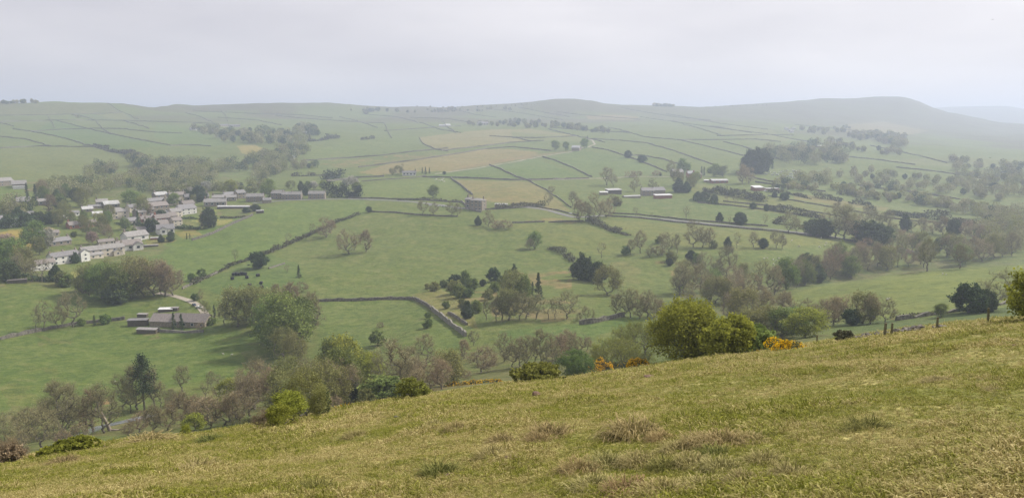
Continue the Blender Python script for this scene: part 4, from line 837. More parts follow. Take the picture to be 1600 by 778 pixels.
row([('dark',1172,271,34,.8),('dark',1182,272,38,.8),('dark',1192,271,36,.8),('olive',1165,268,24),('conifer',1207,264,11),('redbare',1160,288,30),('redbare',1170,287,26)], 'in the tall hazy clump', 'tall hazy clump')
row([('dark',1090,312,12,1.5),('dark',1101,314,13,1.5),('dark',1116,317,12),('sparse',1135,317,12),('sparse',1148,320,14),('dark',1177,327,10),('dark',1197,330,11),('dark',1210,309,10),('dark',1225,313,11,1.3)], 'on the boundary by the valley farm', 'bushes along the boundary')
row([('conifer',660,271,9),('conifer',665,272,11),('conifer',671,271,9),('olive',622,273,14,1.3),('olive',612,274,11),('dark',694,273,5),('sparse',629,263,8)], 'at the white cottage on the lane', 'trees at the white cottage')
row([('blossom',541,293,14),('blossom',551,296,20,.9),('green',558,301,16,1.2),('blossom',490,296,12,1.2),('green',420,310,30,1.1),('lime',360,303,20,1.2),('green',505,296,14,1.2),('dark',470,298,14),('olive',455,296,14,1.4),('green',480,297,14,1.3),('dark',478,306,14,.8),('blossom',483,294,10)], 'behind the stone terrace beyond the village', 'trees behind the stone terrace')
row([('dark',326,356,30,.8),('redbare',318,357,24),('conifer',335,355,28,.7),('conifer',321,350,16),('dark',252,345,16),('conifer',216,355,26,.9),('dark',237,362,20,1.2),('dark',252,379,12),('dark',267,372,10),('dark',266,377,8,1.5),('green',206,326,28,1.4),('green',272,322,20,1.2),('dark',310,316,24),('olive',223,340,34),('pink',230,338,20),('pink',145,382,20),('blossom',323,300,16,1.2),('blossom',298,305,12),('dark',290,308,12),('green',210,368,12),('conifer',292,374,10,.7),('conifer',297,374,9,.7),('olive',303,318,14),('dark',398,330,10,1.5),('dark',385,332,8,2)], 'among the village gardens', 'trees in the village gardens')
wood([(86,362),(95,345),(120,340),(165,342),(190,345),(215,362),(205,378),(165,380),(130,378),(108,374)], 17, [('olive',4),('redbare',3),('green',3),('shrub',2),('dark',1)], (6, 8.5), 'of the wooded slope inside the village', 'wooded slope inside the village', 31, 5)
wood([(40,330),(60,312),(100,305),(135,318),(125,333),(100,340),(60,338)], 10, [('dark',3),('green',3),('olive',2),('redbare',3)], (8, 12), 'in the wood behind the white roofs', 'wood behind the white roofs', 33, 6)
row([('conifer',43,312,26,.8),('conifer',56,314,26,.9),('conifer',129,312,14,.8),('dark',53,322,14),('dark',30,345,20,1.3),('dark',12,355,18,1.4),('dark',40,352,18,1.4),('dark',60,350,18,1.4),('dark',80,350,18,1.3)], 'near the white roofs at far left', 'evergreens near the white roofs')

# ------------------------------------------------------------------ hedges: each one long mass of twigs and leaves that follows the land
def hedge(pts, label, h=1.8, w=1.6, mat='hedge', dens=1.0, gaps=0.0, name='hedge'):
    W_ = [G(u, v) for u, v in dense(pts, 10, False)]
    L = [(b_-a).length for a, b_ in zip(W_[:-1], W_[1:])]; tot = sum(L)
    rng = np.random.default_rng(int(tot*10) % 9999); D = float(np.mean([p.length for p in W_])); q = max(0.16, D/774*0.9)
    n = int(min(9000, max(250, tot*h*dens*3.2/(q*q)))); s = rng.random(n)*tot
    cum = np.concatenate([[0], np.cumsum(L)]); xs = np.interp(s, cum, [p.x for p in W_]); ys = np.interp(s, cum, [p.y for p in W_])
    hh = h*np.clip(0.75+0.9*fbm(s/6+3*len(label), s*0+1, 3)+0.25*fbm(s/1.7, s*0, 1), 0.25, 1.7)
    if gaps: hh *= (vnoise(s/9+5, s*0+len(label)) > gaps-0.5)*0.85+0.15
    xs = xs+rng.normal(size=n)*w*0.3; ys = ys+rng.normal(size=n)*w*0.3
    zs = H(xs, ys)+hh*rng.random(n)**0.8; C = np.stack([xs, ys, zs], 1); c = C.mean(0)
    V = quads(C-c, q*1.25, rng)
    me = mesh_np(name, V, np.arange(len(V)).reshape(-1, 4), [LM[mat]], rng.random(n))
    return tag(link(name, me, None, Vector(c)), label, 'hedge')
for a in [
 ([(300,446),(330,430),(365,414),(420,396)], 'lower left length of the diagonal hedge across the green field', 1.7, 1.8, 'hedge', .8, .25),
 ([(420,396),(445,385),(480,370),(520,350)], 'middle length of the diagonal hedge across the green field', 2.0, 2.0, 'hedge', 1, .2),
 ([(520,350),(540,343),(562,335)], 'upper length of the diagonal hedge across the green field', 1.9, 2, 'hedge', .9, .35),
 ([(508,309),(530,309),(564,308)], 'tall dark evergreen belt at the end of the stone terrace', 7.5, 4, 'belt', 1.6, 0),
 ([(858,389),(880,396),(896,410)], 'scrubby brown hedge in mid field leading to the dark clump', 2.2, 2.5, 'hedge', .9, .1),
 ([(918,345),(935,352),(955,360),(982,368)], 'thick dark hedge falling from the road junction into the fields', 3.0, 3, 'hedge', 1.1, .1),
 ([(775,327),(800,325),(835,321),(852,322)], 'dark hedge over the wall right of the tall stone house', 2.6, 2.5, 'hedge', 1, 0),
 ([(620,313),(660,313),(720,316)], 'low dark hedge along the road under the lone round tree', 1.4, 1.5, 'hedge', 1, 0),
 ([(1100,300),(1130,304),(1165,310),(1195,316)], 'tall dark hedge running right from the valley farm', 5.0, 4, 'hedge', 1.2, 0),
 ([(1082,314),(1100,317),(1120,320)], 'dark clump hedge just right of the valley farm', 3.0, 3, 'dark', 1.1, 0),
 ([(1200,328),(1230,334),(1260,338),(1284,342)], 'dark hedge along the top of the rushy field', 3.6, 3.2, 'hedge', 1.2, 0),
 ([(1270,308),(1300,313),(1316,316)], 'left dark hedge piece between the upper strips', 3.6, 3, 'hedge', 1.1, 0),
 ([(1310,304),(1325,306),(1337,308)], 'short dark hedge above the left dark hedge piece', 3.6, 3, 'hedge', 1.1, 0),
 ([(1328,318),(1345,320),(1360,321)], 'middle dark hedge piece between the upper strips', 3.4, 3, 'hedge', 1.1, .2),
 ([(1352,332),(1367,334)], 'small block of dark hedge left of the long thick hedge', 4.4, 3.4, 'hedge', 1.2, 0),
 ([(1384,335),(1420,340),(1460,343),(1480,345)], 'long thick hedge on the thin wall at right', 5.0, 4, 'hedge', 1.2, 0),
 ([(1480,346),(1505,350),(1540,356)], 'right continuation of the long thick hedge', 5.0, 4, 'hedge', 1.2, .1),
 ([(1200,300),(1240,305),(1265,311)], 'grey hedge right of the white roofed shed', 3.4, 3, 'hedge', .9, .3),
 ([(1225,345),(1210,350),(1300,357),(1330,361)], 'low scrubby hedge above the dark belt of trees', 2.6, 3, 'hedge', .8, .35),
 ([(145,228),(165,232),(178,238),(190,240)], 'upper dark shrub line on the left hillside', 4, 4, 'hedge', 1.1, .2),
 ([(190,239),(208,246),(230,255)], 'lower dark shrub line on the left hillside', 6, 5, 'hedge', 1.2, .1),
 ([(0,358),(40,354),(80,348)], 'dark hedge above the ochre field', 5, 3.5, 'dark', 1.2, 0),
 ([(180,349),(200,351),(224,352)], 'garden hedge below the red roofed bungalow', 1.6, 1.4, 'dark', 1, 0),
 ([(272,357),(295,358),(315,358)], 'dark garden hedge above the yellow lawn', 2.2, 1.6, 'dark', 1.1, 0),
 ([(283,342),(300,342),(330,343)], 'low hedge between the bright lawn and the yellow lawn', 1.2, 1.2, 'dark', 1, 0),
 ([(345,341),(365,341),(388,339)], 'low brown hedge under the allotment', 1.0, 1.2, 'hedge', 1, 0),
 ([(30,437),(60,439),(100,441)], 'dark hedge below the lowest terrace', 2.4, 2, 'dark', 1.2, 0),
 ([(455,276),(480,275),(510,274)], 'hedge with small trees on the slope behind the stone terrace', 4, 4, 'hedge', 1, .3),
 ([(508,281),(520,279),(535,277)], 'round dark thicket above the white blossom trees', 6.5, 7, 'belt', 1.2, 0),
 ([(565,219),(575,218),(585,217)], 'short dark hedge on the smooth rising pasture skyline', 4, 3, 'hedge', 1, 0),
 ([(480,222),(500,220),(530,216)], 'bushy hedge at the left end of the smooth rising pasture', 6, 5, 'hedge', 1.1, .25),
 ([(1400,497),(1430,493),(1470,488)], 'strip of brown bracken along the edge of the right spur', 0.6, 3, 'hedge', .7, .3),
]: hedge(*a)

# ------------------------------------------------------------------ far woodland nobody could count
def far_wood(polys, name, label, mats=('olive', 'bare', 'dark')):
    rng = np.random.default_rng(len(polys)*17+len(label)); V = []; S = []; MI = []
    for poly, n, h, wts in polys:
        for p, u, v in wood_points(poly, n, int(poly[0][0])+n, 3.0):
            D = p.length; q = max(0.5, D/774*0.6); hh = h*rng.uniform(0.6, 1.25); w = hh*rng.uniform(0.75, 1.1)
            k = int(min(330, 9*(hh*w)/(q*q)))+20
            d = rng.normal(size=(k, 3)); d /= np.linalg.norm(d, axis=1)[:, None]; d *= (rng.random(k)**0.4)[:, None]
            C = np.stack([p.x+d[:, 0]*w/2, p.y+d[:, 1]*w/2, H(p.x, p.y)+hh*0.52+d[:, 2]*hh*0.48], 1)
            V.append(quads(C, q*1.2, rng)); S.append(np.clip(0.5+rng.normal()*0.15+rng.normal(size=k)*0.2, 0, 1))
            MI.append(np.full(k, int(rng.choice(len(mats), p=wts))))
    V = np.concatenate(V); c = V.mean(0)
    me = mesh_np(name, V-c, np.arange(len(V)).reshape(-1, 4), [LM[m_] for m_ in mats], np.concatenate(S), np.concatenate(MI))
    return tag(link(name, me, None, Vector(c)), label, kind='stuff')
far_wood([
 ([(130,272),(150,265),(178,268),(176,275),(140,278)], 22, 10, (.3,.4,.3)),
 ([(60,300),(110,285),(200,282),(235,262),(290,268),(350,280),(330,296),(250,300),(180,305),(100,312)], 150, 9, (.4,.45,.15)),
 ([(190,250),(240,256),(330,262),(400,250),(440,235),(470,225),(480,240),(440,262),(380,268),(300,278),(230,272)], 150, 10, (.45,.25,.3)),
 ([(330,212),(400,206),(470,206),(500,212),(470,226),(400,228),(350,222)], 85, 11, (.35,.35,.3)),
 ([(300,204),(340,202),(360,208),(320,212)], 16, 10, (.4,.4,.2)),
 ([(465,202),(480,200),(495,205),(492,212),(468,210)], 22, 13, (.2,.2,.6)),
 ([(395,262),(440,258),(500,262),(440,270),(420,282),(400,285)], 44, 8, (.5,.4,.1)),
 ([(240,295),(330,296),(420,288),(440,294),(400,303),(300,303),(235,306)], 60, 6, (.6,.3,.1)),
 ([(0,330),(25,325),(50,330),(40,342),(0,342)], 14, 8, (.4,.3,.3))],
 'distant_woodland', 'hazy mixed woods in the side valley behind the village')
far_wood([
 ([(540,171),(570,172),(640,173),(720,171),(800,169),(800,173),(700,176),(560,177)], 46, 7, (.2,.6,.2)),
 ([(715,196),(800,190),(900,196),(915,200),(960,204),(975,207),(950,210),(880,203),(800,200)], 70, 8, (.3,.4,.3)),
 ([(565,176),(580,174),(572,180)], 6, 9, (.3,.4,.3))],
 'hillside_woodland', 'thin hazy belt of trees across the slope above the pale field')
far_wood([
 ([(1225,258),(1240,232),(1285,230),(1320,240),(1325,255),(1280,260),(1230,262)], 60, 13, (.2,.5,.3)),
 ([(1320,215),(1345,206),(1400,215),(1425,222),(1410,234),(1370,224)], 60, 12, (.2,.6,.2)),
 ([(1280,275),(1340,268),(1400,275),(1480,285),(1560,290),(1600,300),(1600,320),(1520,310),(1430,300),(1330,292)], 80, 8, (.3,.6,.1)),
 ([(1480,250),(1600,262),(1600,298),(1540,290),(1490,275)], 60, 9, (.3,.6,.1)),
 ([(1210,285),(1240,275),(1300,285),(1300,292),(1250,295)], 26, 9, (.4,.4,.2)),
 ([(1525,365),(1545,345),(1600,335),(1600,402),(1560,395),(1530,385)], 55, 8.5, (.4,.55,.05)),
 ([(1470,318),(1530,328),(1600,335),(1600,345),(1540,345),(1480,332)], 26, 7, (.4,.55,.05)),
 ([(1195,240),(1215,232),(1240,240),(1230,258),(1200,250)], 26, 12, (.3,.5,.2)),
 ([(1260,215),(1300,220),(1350,232),(1420,240),(1400,246),(1300,232)], 30, 8, (.3,.6,.1)),
 ([(1240,205),(1330,200),(1345,206),(1280,212)], 24, 9, (.3,.6,.1))],
 'misty_woodland', 'misty grey woods filling the valley at far right')
far_wood([
 ([(1290,300),(1420,308),(1520,322),(1580,330),(1560,338),(1450,322),(1380,316)], 60, 6, (.4,.4,.2)),
 ([(1290,292),(1360,292),(1400,300),(1330,306)], 26, 6, (.4,.4,.2)),
 ([(1200,290),(1280,296),(1270,300),(1220,298)], 14, 6, (.4,.3,.3))],
 'strip_field_scrub', 'scattered hawthorn scrub over the narrow strip fields at right')
far_wood([
 ([(0,160),(15,158),(60,160),(62,163),(0,164)], 20, 6, (.2,.4,.4)),
 ([(112,182),(140,182),(138,185),(115,185)], 5, 3, (.2,.6,.2)),
 ([(640,167),(740,167),(800,165),(840,162),(840,165),(700,170)], 24, 3.2, (.2,.4,.4)),
 ([(1020,165.5),(1055,166.5),(1054,168),(1022,167)], 26, 8, (.1,.3,.6)),
 ([(1100,168),(1200,164),(1200,165),(1100,169)], 22, 3, (.2,.4,.4))],
 'skyline_scrub', 'small dark trees and bushes dotted along the skyline')

# ------------------------------------------------------------------ buildings
def house(label, u1, v1, u2, v2, epx, dr=1.6, rows=2, cols=3, wall='stone', roof='slate', chim=1, pitch=33, name='house', cat='house', group=None, mono=False, doors=0, wing=None, hip=False, gablewin=True, over=0.06):
    a, b_ = G(u1, v1), G(u2, v2)
    # keep the run of the front wall believable: at most 45 degrees to the sight line's cross direction
    d = b_-a; d.z = 0; c = (a+b_)/2; los = Vector((c.x, c.y, 0)).normalized(); cross = Vector((los.y, -los.x, 0))
    L = px2m(abs(u2-u1), c); t_ = d.dot(los); q = max(-0.6, min(0.6, t_/max(1e-3, d.dot(cross)))); ang = math.atan(q)
    ax = (cross*math.cos(ang)+los*math.sin(ang)); L = L/max(0.6, math.cos(ang)); back = Vector((-ax.y, ax.x, 0))
    if back.dot(los) < 0: back = -back
    e = px2m(epx, c); D = e*dr; ctr = c+back*(D/2); z0 = min(float(H(*(ctr+ax*sx*L/2+back*sy*D/2).xy)) for sx in (-1, 1) for sy in (-1, 1)); z0 = min(z0+0.6, float(H(c.x, c.y)))
    r = bpy.data.objects.new(name, None); COL.objects.link(r); r.location = (ctr.x, ctr.y, z0); r.rotation_euler = (0, 0, math.atan2(ax.y, ax.x)); tag(r, label, cat, group)
    k = e/ (2.6*rows)                      # size of one metre here
    rh = math.tan(R(pitch))*D/2; X, Y = L/2, D/2
    w_ = MB()
    if mono: w_.quadmesh([(-X,-Y,-2),(X,-Y,-2),(X,Y,-2),(-X,Y,-2),(-X,-Y,e),(X,-Y,e),(X,Y,e+rh),(-X,Y,e+rh)], [(0,1,5,4),(1,2,6,5),(2,3,7,6),(3,0,4,7),(4,5,6,7)])
    elif hip: w_.box(-X, X, -Y, Y, -2, e)
    else: w_.quadmesh([(-X,-Y,-2),(X,-Y,-2),(X,Y,-2),(-X,Y,-2),(-X,-Y,e),(X,-Y,e),(X,Y,e),(-X,Y,e),(-X,0,e+rh),(X,0,e+rh)], [(0,1,5,4),(2,3,7,6),(1,2,6,9,5),(3,0,4,8,7),(0,3,2,1),(4,5,9,8),(7,8,9,6)])
    w_.build('wall', M[wall], r)
    ro = MB(); o = 0.35*k; th = 0.22*k
    if mono:
        ro.quadmesh([(-X-o,-Y-o,e+.02),(X+o,-Y-o,e+.02),(X+o,Y+o,e+rh+.04),(-X-o,Y+o,e+rh+.04),(-X-o,-Y-o,e+th),(X+o,-Y-o,e+th),(X+o,Y+o,e+rh+th),(-X-o,Y+o,e+rh+th)], [(0,3,2,1),(4,5,6,7),(0,1,5,4),(1,2,6,5),(2,3,7,6),(3,0,4,7)])
    elif hip:
        h2 = min(X*.7, Y); q = MB(); ro.quadmesh([(-X-o,-Y-o,e),(X+o,-Y-o,e),(X+o,Y+o,e),(-X-o,Y+o,e),(-X+h2,0,e+rh),(X-h2,0,e+rh)], [(0,1,5,4),(1,2,5),(2,3,4,5),(3,0,4),(0,3,2,1)])
    else:
        sag = 0.02*k; s_ = rh/Y
        for sg in (-1, 1):
            ro.quadmesh([(-X-o,sg*(Y+o),e-o*s_+.03),(X+o,sg*(Y+o),e-o*s_+.03),(X+o,0,e+rh+.03),(-X-o,0,e+rh+.03),(-X-o,sg*(Y+o),e-o*s_+th),(X+o,sg*(Y+o),e-o*s_+th),(X+o,0,e+rh+th),(-X-o,0,e+rh+th)], [(0,3,2,1),(4,5,6,7),(0,1,5,4),(1,2,6,5),(3,0,4,7)])
    rf = ro.build('roof', M[roof], r)
    for i in range(chim):
        x = (-X+0.5*k) if i == 0 else (X-0.5*k if i == 1 else -X+L*(i-1)/(chim-1)); cm = MB(); cm.box(x-.45*k, x+.45*k, -.4*k, .4*k, e+rh*.6, e+rh+1.3*k); cm.box(x-.3*k, x-.05*k, -.12*k, .12*k, e+rh+1.3*k, e+rh+1.7*k); cm.box(x+.08*k, x+.3*k, -.12*k, .12*k, e+rh+1.3*k, e+rh+1.7*k)
        cm.build('chimney', M['stone' if wall != 'brick' else 'brick'], rf)
    sh = e/rows
    def win(x, z, w, h, face='f'):
        g = MB(); f_ = MB(); t1, t2 = .05*k, .09*k
        if face == 'f': f_.box(x-w/2-.1*k, x+w/2+.1*k, -Y-t1, -Y+.01, z-.1*k, z+h+.1*k); g.box(x-w/2, x+w/2, -Y-t2, -Y-t1+.002, z, z+h)
        else:
            s = X if face == 'r' else -X; q = 1 if face == 'r' else -1
            f_.box(min(s, s+q*t1), max(s, s+q*t1), x-w/2-.1*k, x+w/2+.1*k, z-.1*k, z+h+.1*k); g.box(min(s+q*t1, s+q*t2), max(s+q*t1, s+q*t2), x-w/2, x+w/2, z, z+h)
        o_ = g.build('window', M['glass'], r); f_.build('frame', M['frame'], o_)
    for row_ in range(rows):
        for i in range(cols):
            x = -X+L*(i+.5)/cols
            if doors and row_ == 0 and i % 2 == 1:
                dm = MB(); dm.box(x-.45*k, x+.45*k, -Y-.05*k, -Y+.01, 0, 2*k); dm.build('door', M['dark'], r); continue
            win(x, sh*row_+sh*.36, min(1.25*k, L/cols*.6), sh*.42)
    if gablewin and rows and cols and not mono:
        for row_ in range(rows): win(0, sh*row_+sh*.36, 1.0*k, sh*.42, 'r')
    if wing:      # a gabled wing standing forward of the front wall: centre along front, width, reach, height, all as shares
        wx, ww, wr, wh = wing; x = -X+L*wx; hw = ww*L/2; y0 = -Y-wr*D; we = e*wh; wrh = math.tan(R(pitch))*hw
        q = MB(); q.quadmesh([(x-hw,y0,-2),(x+hw,y0,-2),(x+hw,-Y+.05,-2),(x-hw,-Y+.05,-2),(x-hw,y0,we),(x+hw,y0,we),(x+hw,-Y+.05,we),(x-hw,-Y+.05,we),(x,y0,we+wrh),(x,-Y+.05,we+wrh)], [(0,1,5,8,4),(1,2,6,5),(3,0,4,7),(4,8,9,7),(5,6,9,8)])
        wg = q.build('wing', M[wall], r); q = MB()
        for sg in (-1, 1): q.quadmesh([(x+sg*(hw+o),y0-o,we-o*.6+.03),(x,y0-o,we+wrh+.03),(x,-Y+.3,we+wrh+.03),(x+sg*(hw+o),-Y+.3,we-o*.6+.03),(x+sg*(hw+o),y0-o,we-o*.6+th),(x,y0-o,we+wrh+th),(x,-Y+.3,we+wrh+th),(x+sg*(hw+o),-Y+.3,we-o*.6+th)], [(0,1,2,3),(4,7,6,5),(0,4,5,1),(0,3,7,4)])
        q.build('wing_roof', M[roof], wg)
        for row_ in range(max(1, round(rows*wh))):
            g = MB(); f_ = MB(); z = sh*row_+sh*.36; f_.box(x-.75*k, x+.75*k, y0-.05*k, y0+.01, z-.1*k, z+sh*.42+.1*k); g.box(x-.62*k, x+.62*k, y0-.09*k, y0-.048*k, z, z+sh*.42)
            o_ = g.build('window', M['glass'], r); f_.build('frame', M['frame'], o_)
    return r
V = 'houses of the village'; F = dict(name='barn', cat='barn', chim=0, rows=1, cols=0)
def B(label, u1, v1, u2, v2, e, dr=1.6, rows=2, cols=3, wall='stone', roof='slate', **k):
    k.setdefault('group', V); return house(label, u1, v1, u2, v2, e, dr, rows, cols, wall, roof, **k)
B('lowest white terrace of the village under a brown tiled roof', 49,424,85,421, 11, 1.4, 2, 4, 'render_', 'brown', chim=2)
B('white terrace with a tall white gable wing at its right end', 86,414,123,409, 12.5, 1.4, 2, 4, 'render_', 'slate', chim=3, wing=(1.16,.34,.22,1.1))
B('long cream terrace with a low lean-to and gabled porch in front', 134,403,192,398, 12, 1.4, 2, 6, 'cream', 'stoneroof', chim=3, wing=(.80,.20,.3,.55))
B('low cream extension standing before the long cream terrace', 142,405,161,403, 6, 1.6, 1, 2, 'cream', 'stoneroof', chim=0, name='extension', cat='extension')
B('brown roofed house with white glazed sun room, right of the cream terrace', 187,393,221,389, 9, 2.2, 1, 3, 'render_', 'brown', chim=1, wing=(.78,.42,.3,.9))
B('grey-brown roofed house with white end above the glazed sun room', 201,378,231,373, 8, 2.4, 1, 2, 'render_', 'stoneroof', chim=1)
B('white bungalow with a slate roof and front gable beside the green field', 248,367,272,364, 8, 2.2, 1, 3, 'render_', 'slate', chim=0, wing=(.3,.45,.3,1.0))
B('brown roofed house directly behind the white slate bungalow', 240,359,263,356, 7, 2.4, 1, 2, 'stone', 'brown')
B('wide brown roofed house in the tight cluster left of the lawns', 246,349,266,346, 7, 2.2, 1, 2, 'brick', 'brown')
B('small cream gabled house facing the lawns', 272,355,285,351, 9, 1.5, 2, 2, 'cream', 'brown')
B('brown gabled house at the right of the tight cluster', 262,346,277,343, 7, 2.2, 1, 2, 'stone', 'brown')
B('red-brown roofed bungalow below the stone cottages', 222,348,241,346, 5, 2.6, 1, 2, 'brick', 'brown')
B('small house with a pale flat looking roof in the village middle', 256,341,272,339, 6, 2.0, 1, 2, 'render_', 'sheet', chim=0)
B('cream gabled house between pale roof and the big grey roof', 270,341,285,338, 9, 1.6, 2, 2, 'cream', 'stoneroof')
B('large grey slate house with white right gable beside the bright lawn', 284,338,307,332, 9, 2.0, 2, 3, 'render_', 'slate')
B('dark brown stone terrace in the upper village', 236,334,263,331, 11, 1.5, 2, 4, 'stone', 'brown', chim=2)
B('long low roofed stone row behind the dark brown terrace', 222,323,262,319, 7, 1.7, 1, 5, 'stone', 'slate', chim=2)
B('stone house at the right end behind the dark brown terrace', 262,322,284,319, 7, 1.8, 1, 3, 'stone', 'brown', chim=1)
B('pale pink house with a hipped grey roof left of the blossom tree', 177,343,201,340, 11, 1.7, 2, 2, 'cream', 'stoneroof', hip=True)
B('light gabled house with a white fascia high in the village', 165,326,186,324, 6, 2.4, 1, 2, 'stone', 'sheet', chim=0)
B('small pale roofed cottage left of the white garage', 130,332,145,331, 5, 2.2, 1, 1, 'stone', 'sheet', chim=1)
B('low white garage roof among trees', 146,338,160,337, 4, 2.2, 1, 1, 'render_', 'white', chim=0, name='garage', cat='garage')
B('low grey roofed outbuilding above the white garage', 140,327,158,326, 4, 2.0, 1, 2, 'stone', 'slate', chim=0, name='outbuilding', cat='outbuilding')
B('narrow stone house behind the pink blossom tree', 217,344,229,342, 12, 1.3, 2, 1, 'stone', 'stoneroof')
B('white windowed house right of the pink blossom tree', 230,336,241,335, 8, 1.5, 2, 2, 'stone', 'slate')
B('stone house with a long roof behind the bright lawn', 320,323,352,322, 7, 2.0, 1, 4, 'stone', 'stoneroof', chim=2)
B('stone row above the bright lawn with dark windows', 291,315,325,313, 7, 1.8, 1, 4, 'stone', 'slate', chim=2)
B('upper stone house next to the yellow-green tree', 333,315,368,314, 6, 1.8, 1, 4, 'stone', 'stoneroof', chim=2)
B('tall narrow slate roofed house at the top right of the village', 372,311,384,310, 9, 1.4, 2, 2, 'stone', 'slate')
B('stone house with grey roof left of the tall yellow-green tree', 385,316,411,315, 8, 1.7, 2, 3, 'stone', 'stoneroof', chim=2)
B('long low shed with a pale sheet roof beside the allotment', 341,327,399,325, 3, 4.0, pitch=12, wall='timber', roof='sheet', **F)
B('left taller block of the stone terrace beyond the village', 424,311,441,311, 9, 1.5, 2, 3, 'stone', 'stoneroof', chim=1)
B('middle run of the stone terrace with many dark windows', 441,312,470,312, 8, 1.5, 2, 6, 'stone', 'stoneroof', chim=3)
B('right block of the stone terrace next to the dark evergreen belt', 482,311,507,311, 8, 1.5, 2, 4, 'stone', 'stoneroof', chim=2)
B('tall three storey stone house among evergreens at far left', 29,331,47,330, 16, 1.1, 3, 3, 'stone', 'stoneroof')
B('tiny white outhouse left of the three storey stone house', 26,331,31,331, 5, 1.4, 1, 1, 'render_', 'slate', chim=0, name='outhouse', cat='outhouse')
B('small stone cottage with pale roof right of the tall stone house at far left', 61,321,76,320, 6, 1.8, 1, 2, 'stone', 'stoneroof')
B('white walled house with slate roof cut by the left frame edge', -4,350,6,349, 7, 2.0, 1, 2, 'render_', 'slate')
B('grey gabled cottage right of the white house at the frame edge', 8,352,27,351, 6, 2.0, 1, 2, 'stone', 'stoneroof')
B('front row of white roofed sheds behind the dark hedge', 12,356,62,349, 3, 4, pitch=18, wall='white', roof='white', **F)
B('rear row of white roofed sheds nearer the wood', 66,346,105,340, 3, 3, pitch=18, wall='white', roof='white', **F)
B('stone farmhouse at the top of the field by the left frame edge', 0,292,20,290, 8, 1.8, 2, 2, 'stone', 'stoneroof')
B('big brown roofed barn beside the stone farmhouse at the left edge', 21,294,40,293, 6, 2.6, wall='stone', roof='stoneroof', **F)
B('low white lean-to in front of the brown roofed barn', 22,296,39,295, 4, .8, wall='render_', roof='white', mono=True, pitch=10, **F)
B('grey-purple roofed house inside the wooded slope', 82,385,110,382, 7, 2.2, 1, 3, 'stone', 'slate', chim=2)
B('brown roofed long house between the trees of the wooded slope', 112,358,150,354, 6, 2.4, 1, 4, 'brick', 'brown', chim=1)
B('small white square house at the left edge below the village', 2,423,13,422, 9, 1.2, 2, 1, 'render_', 'slate', hip=True, chim=0)
B('small brown timber shed in front of the lowest hedge', 14,443,40,442, 5, 1.2, wall='timber', roof='brown', mono=True, pitch=8, **F)
B('low flat roofed shed below the white bungalow', 236,375,254,374, 3, 2.0, wall='brick', roof='sheet', mono=True, pitch=6, **F)
B('low grey shed with white roof edge by the round garden bush', 222,387,246,385, 2.5, 2.4, wall='timber', roof='stoneroof', mono=True, pitch=6, **F)
B('dark green roofed shed at the corner of the big green field', 401,334,412,333, 4, 1.3, wall='timber', roof='sheet', mono=True, pitch=8, **F)
B('stone house with pale roof hidden in trees above the white garage', 152,322,168,321, 6, 2, 1, 2, 'stone', 'stoneroof')
B('cream house between pale pink house and the stone row', 204,333,217,331, 8, 1.6, 2, 2, 'cream', 'slate')
B('grey roofed bungalow in front of the dark brown stone terrace', 240,344,256,342, 5, 2.4, 1, 2, 'cream', 'slate')
B('brown roofed cottage tucked left of the tight cluster', 228,353,244,351, 6, 2.2, 1, 2, 'stone', 'brown')
B('dark roofed house below the pale pink house', 196,352,214,350, 6, 2.2, 1, 2, 'cream', 'slate')
B('small cream cottage above the grey-brown roofed house', 212,366,228,364, 6, 2.0, 1, 2, 'cream', 'brown')
B('stone cottage behind the slate house by the bright lawn', 288,326,304,324, 7, 1.7, 1, 2, 'stone', 'brown')
B('pale cottage at the right end of the upper stone row', 305,313,318,312, 5, 2, 1, 2, 'cream', 'slate')
B('light roofed house above the long stone row', 245,311,262,310, 6, 2, 1, 2, 'stone', 'sheet')
B('brown roofed pair of cottages above the stone row', 268,311,290,310, 6, 2, 1, 3, 'stone', 'brown', chim=2)
B('white cottage peeping out right of the pale roofed cottage', 112,338,124,337, 5, 1.8, 1, 2, 'render_', 'slate')
B('grey house in the trees below the three storey stone house', 36,341,52,340, 6, 1.8, 1, 2, 'stone', 'slate')
B('cream house at the left end of the wooded slope', 78,370,92,369, 6, 1.8, 1, 2, 'cream', 'brown')
B('brown roofed house uphill of the long cream terrace', 156,383,178,381, 5, 2.2, 1, 3, 'cream', 'brown')
B('stone cottage with white gable near the tall slate roofed house', 352,309,368,308, 5, 1.8, 1, 2, 'render_', 'slate')
B('low stone barn right of the house with the dark garden pine', 412,318,424,317, 5, 1.8, wall='stone', roof='slate', **F)
V = 'farm buildings in the valley'
B('main range of the long stone farm under a wide brown stone roof', 270,511,318,512, 9, 3.5, 1, 4, 'stone', 'brown', chim=0, pitch=31, name='farmhouse', cat='farmhouse')
B('left range of the long stone farm, joined to the main range', 236,510,271,511, 8.5, 3.5, 1, 0, 'stone', 'brown', chim=0, pitch=31, name='barn', cat='barn')
B('open shed with a flat grey roof at the left end of the long farm', 201,510,228,509, 9, 1.1, wall='timber', roof='slate', mono=True, pitch=7, **F)
B('small brown block with a pale stone roof before the long farm', 215,521,242,521, 6, 2.2, wall='timber', roof='stoneroof', pitch=14, **F)
B('low white roofed shed behind the long stone farm', 248,488,268,487, 4, 2.4, wall='timber', roof='white', mono=True, pitch=12, **F)
B('small dark open shelter right of the low white roofed shed', 268,486,277,486, 5, 1.2, wall='timber', roof='stoneroof', mono=True, pitch=8, **F)
B('small dark hut at the left behind the long farm', 215,496,228,496, 5, 1.2, wall='timber', roof='stoneroof', mono=True, pitch=8, **F)
B('tall stone house of three storeys beside the valley road', 735,328,753,330, 16, .9, 3, 3, 'stone', 'stoneroof', chim=2, pitch=22, hip=True)
B('narrow older wing left of the tall roadside stone house', 727,325,735,327, 14, 1.0, 2, 1, 'stone', 'stoneroof', chim=1, pitch=22)
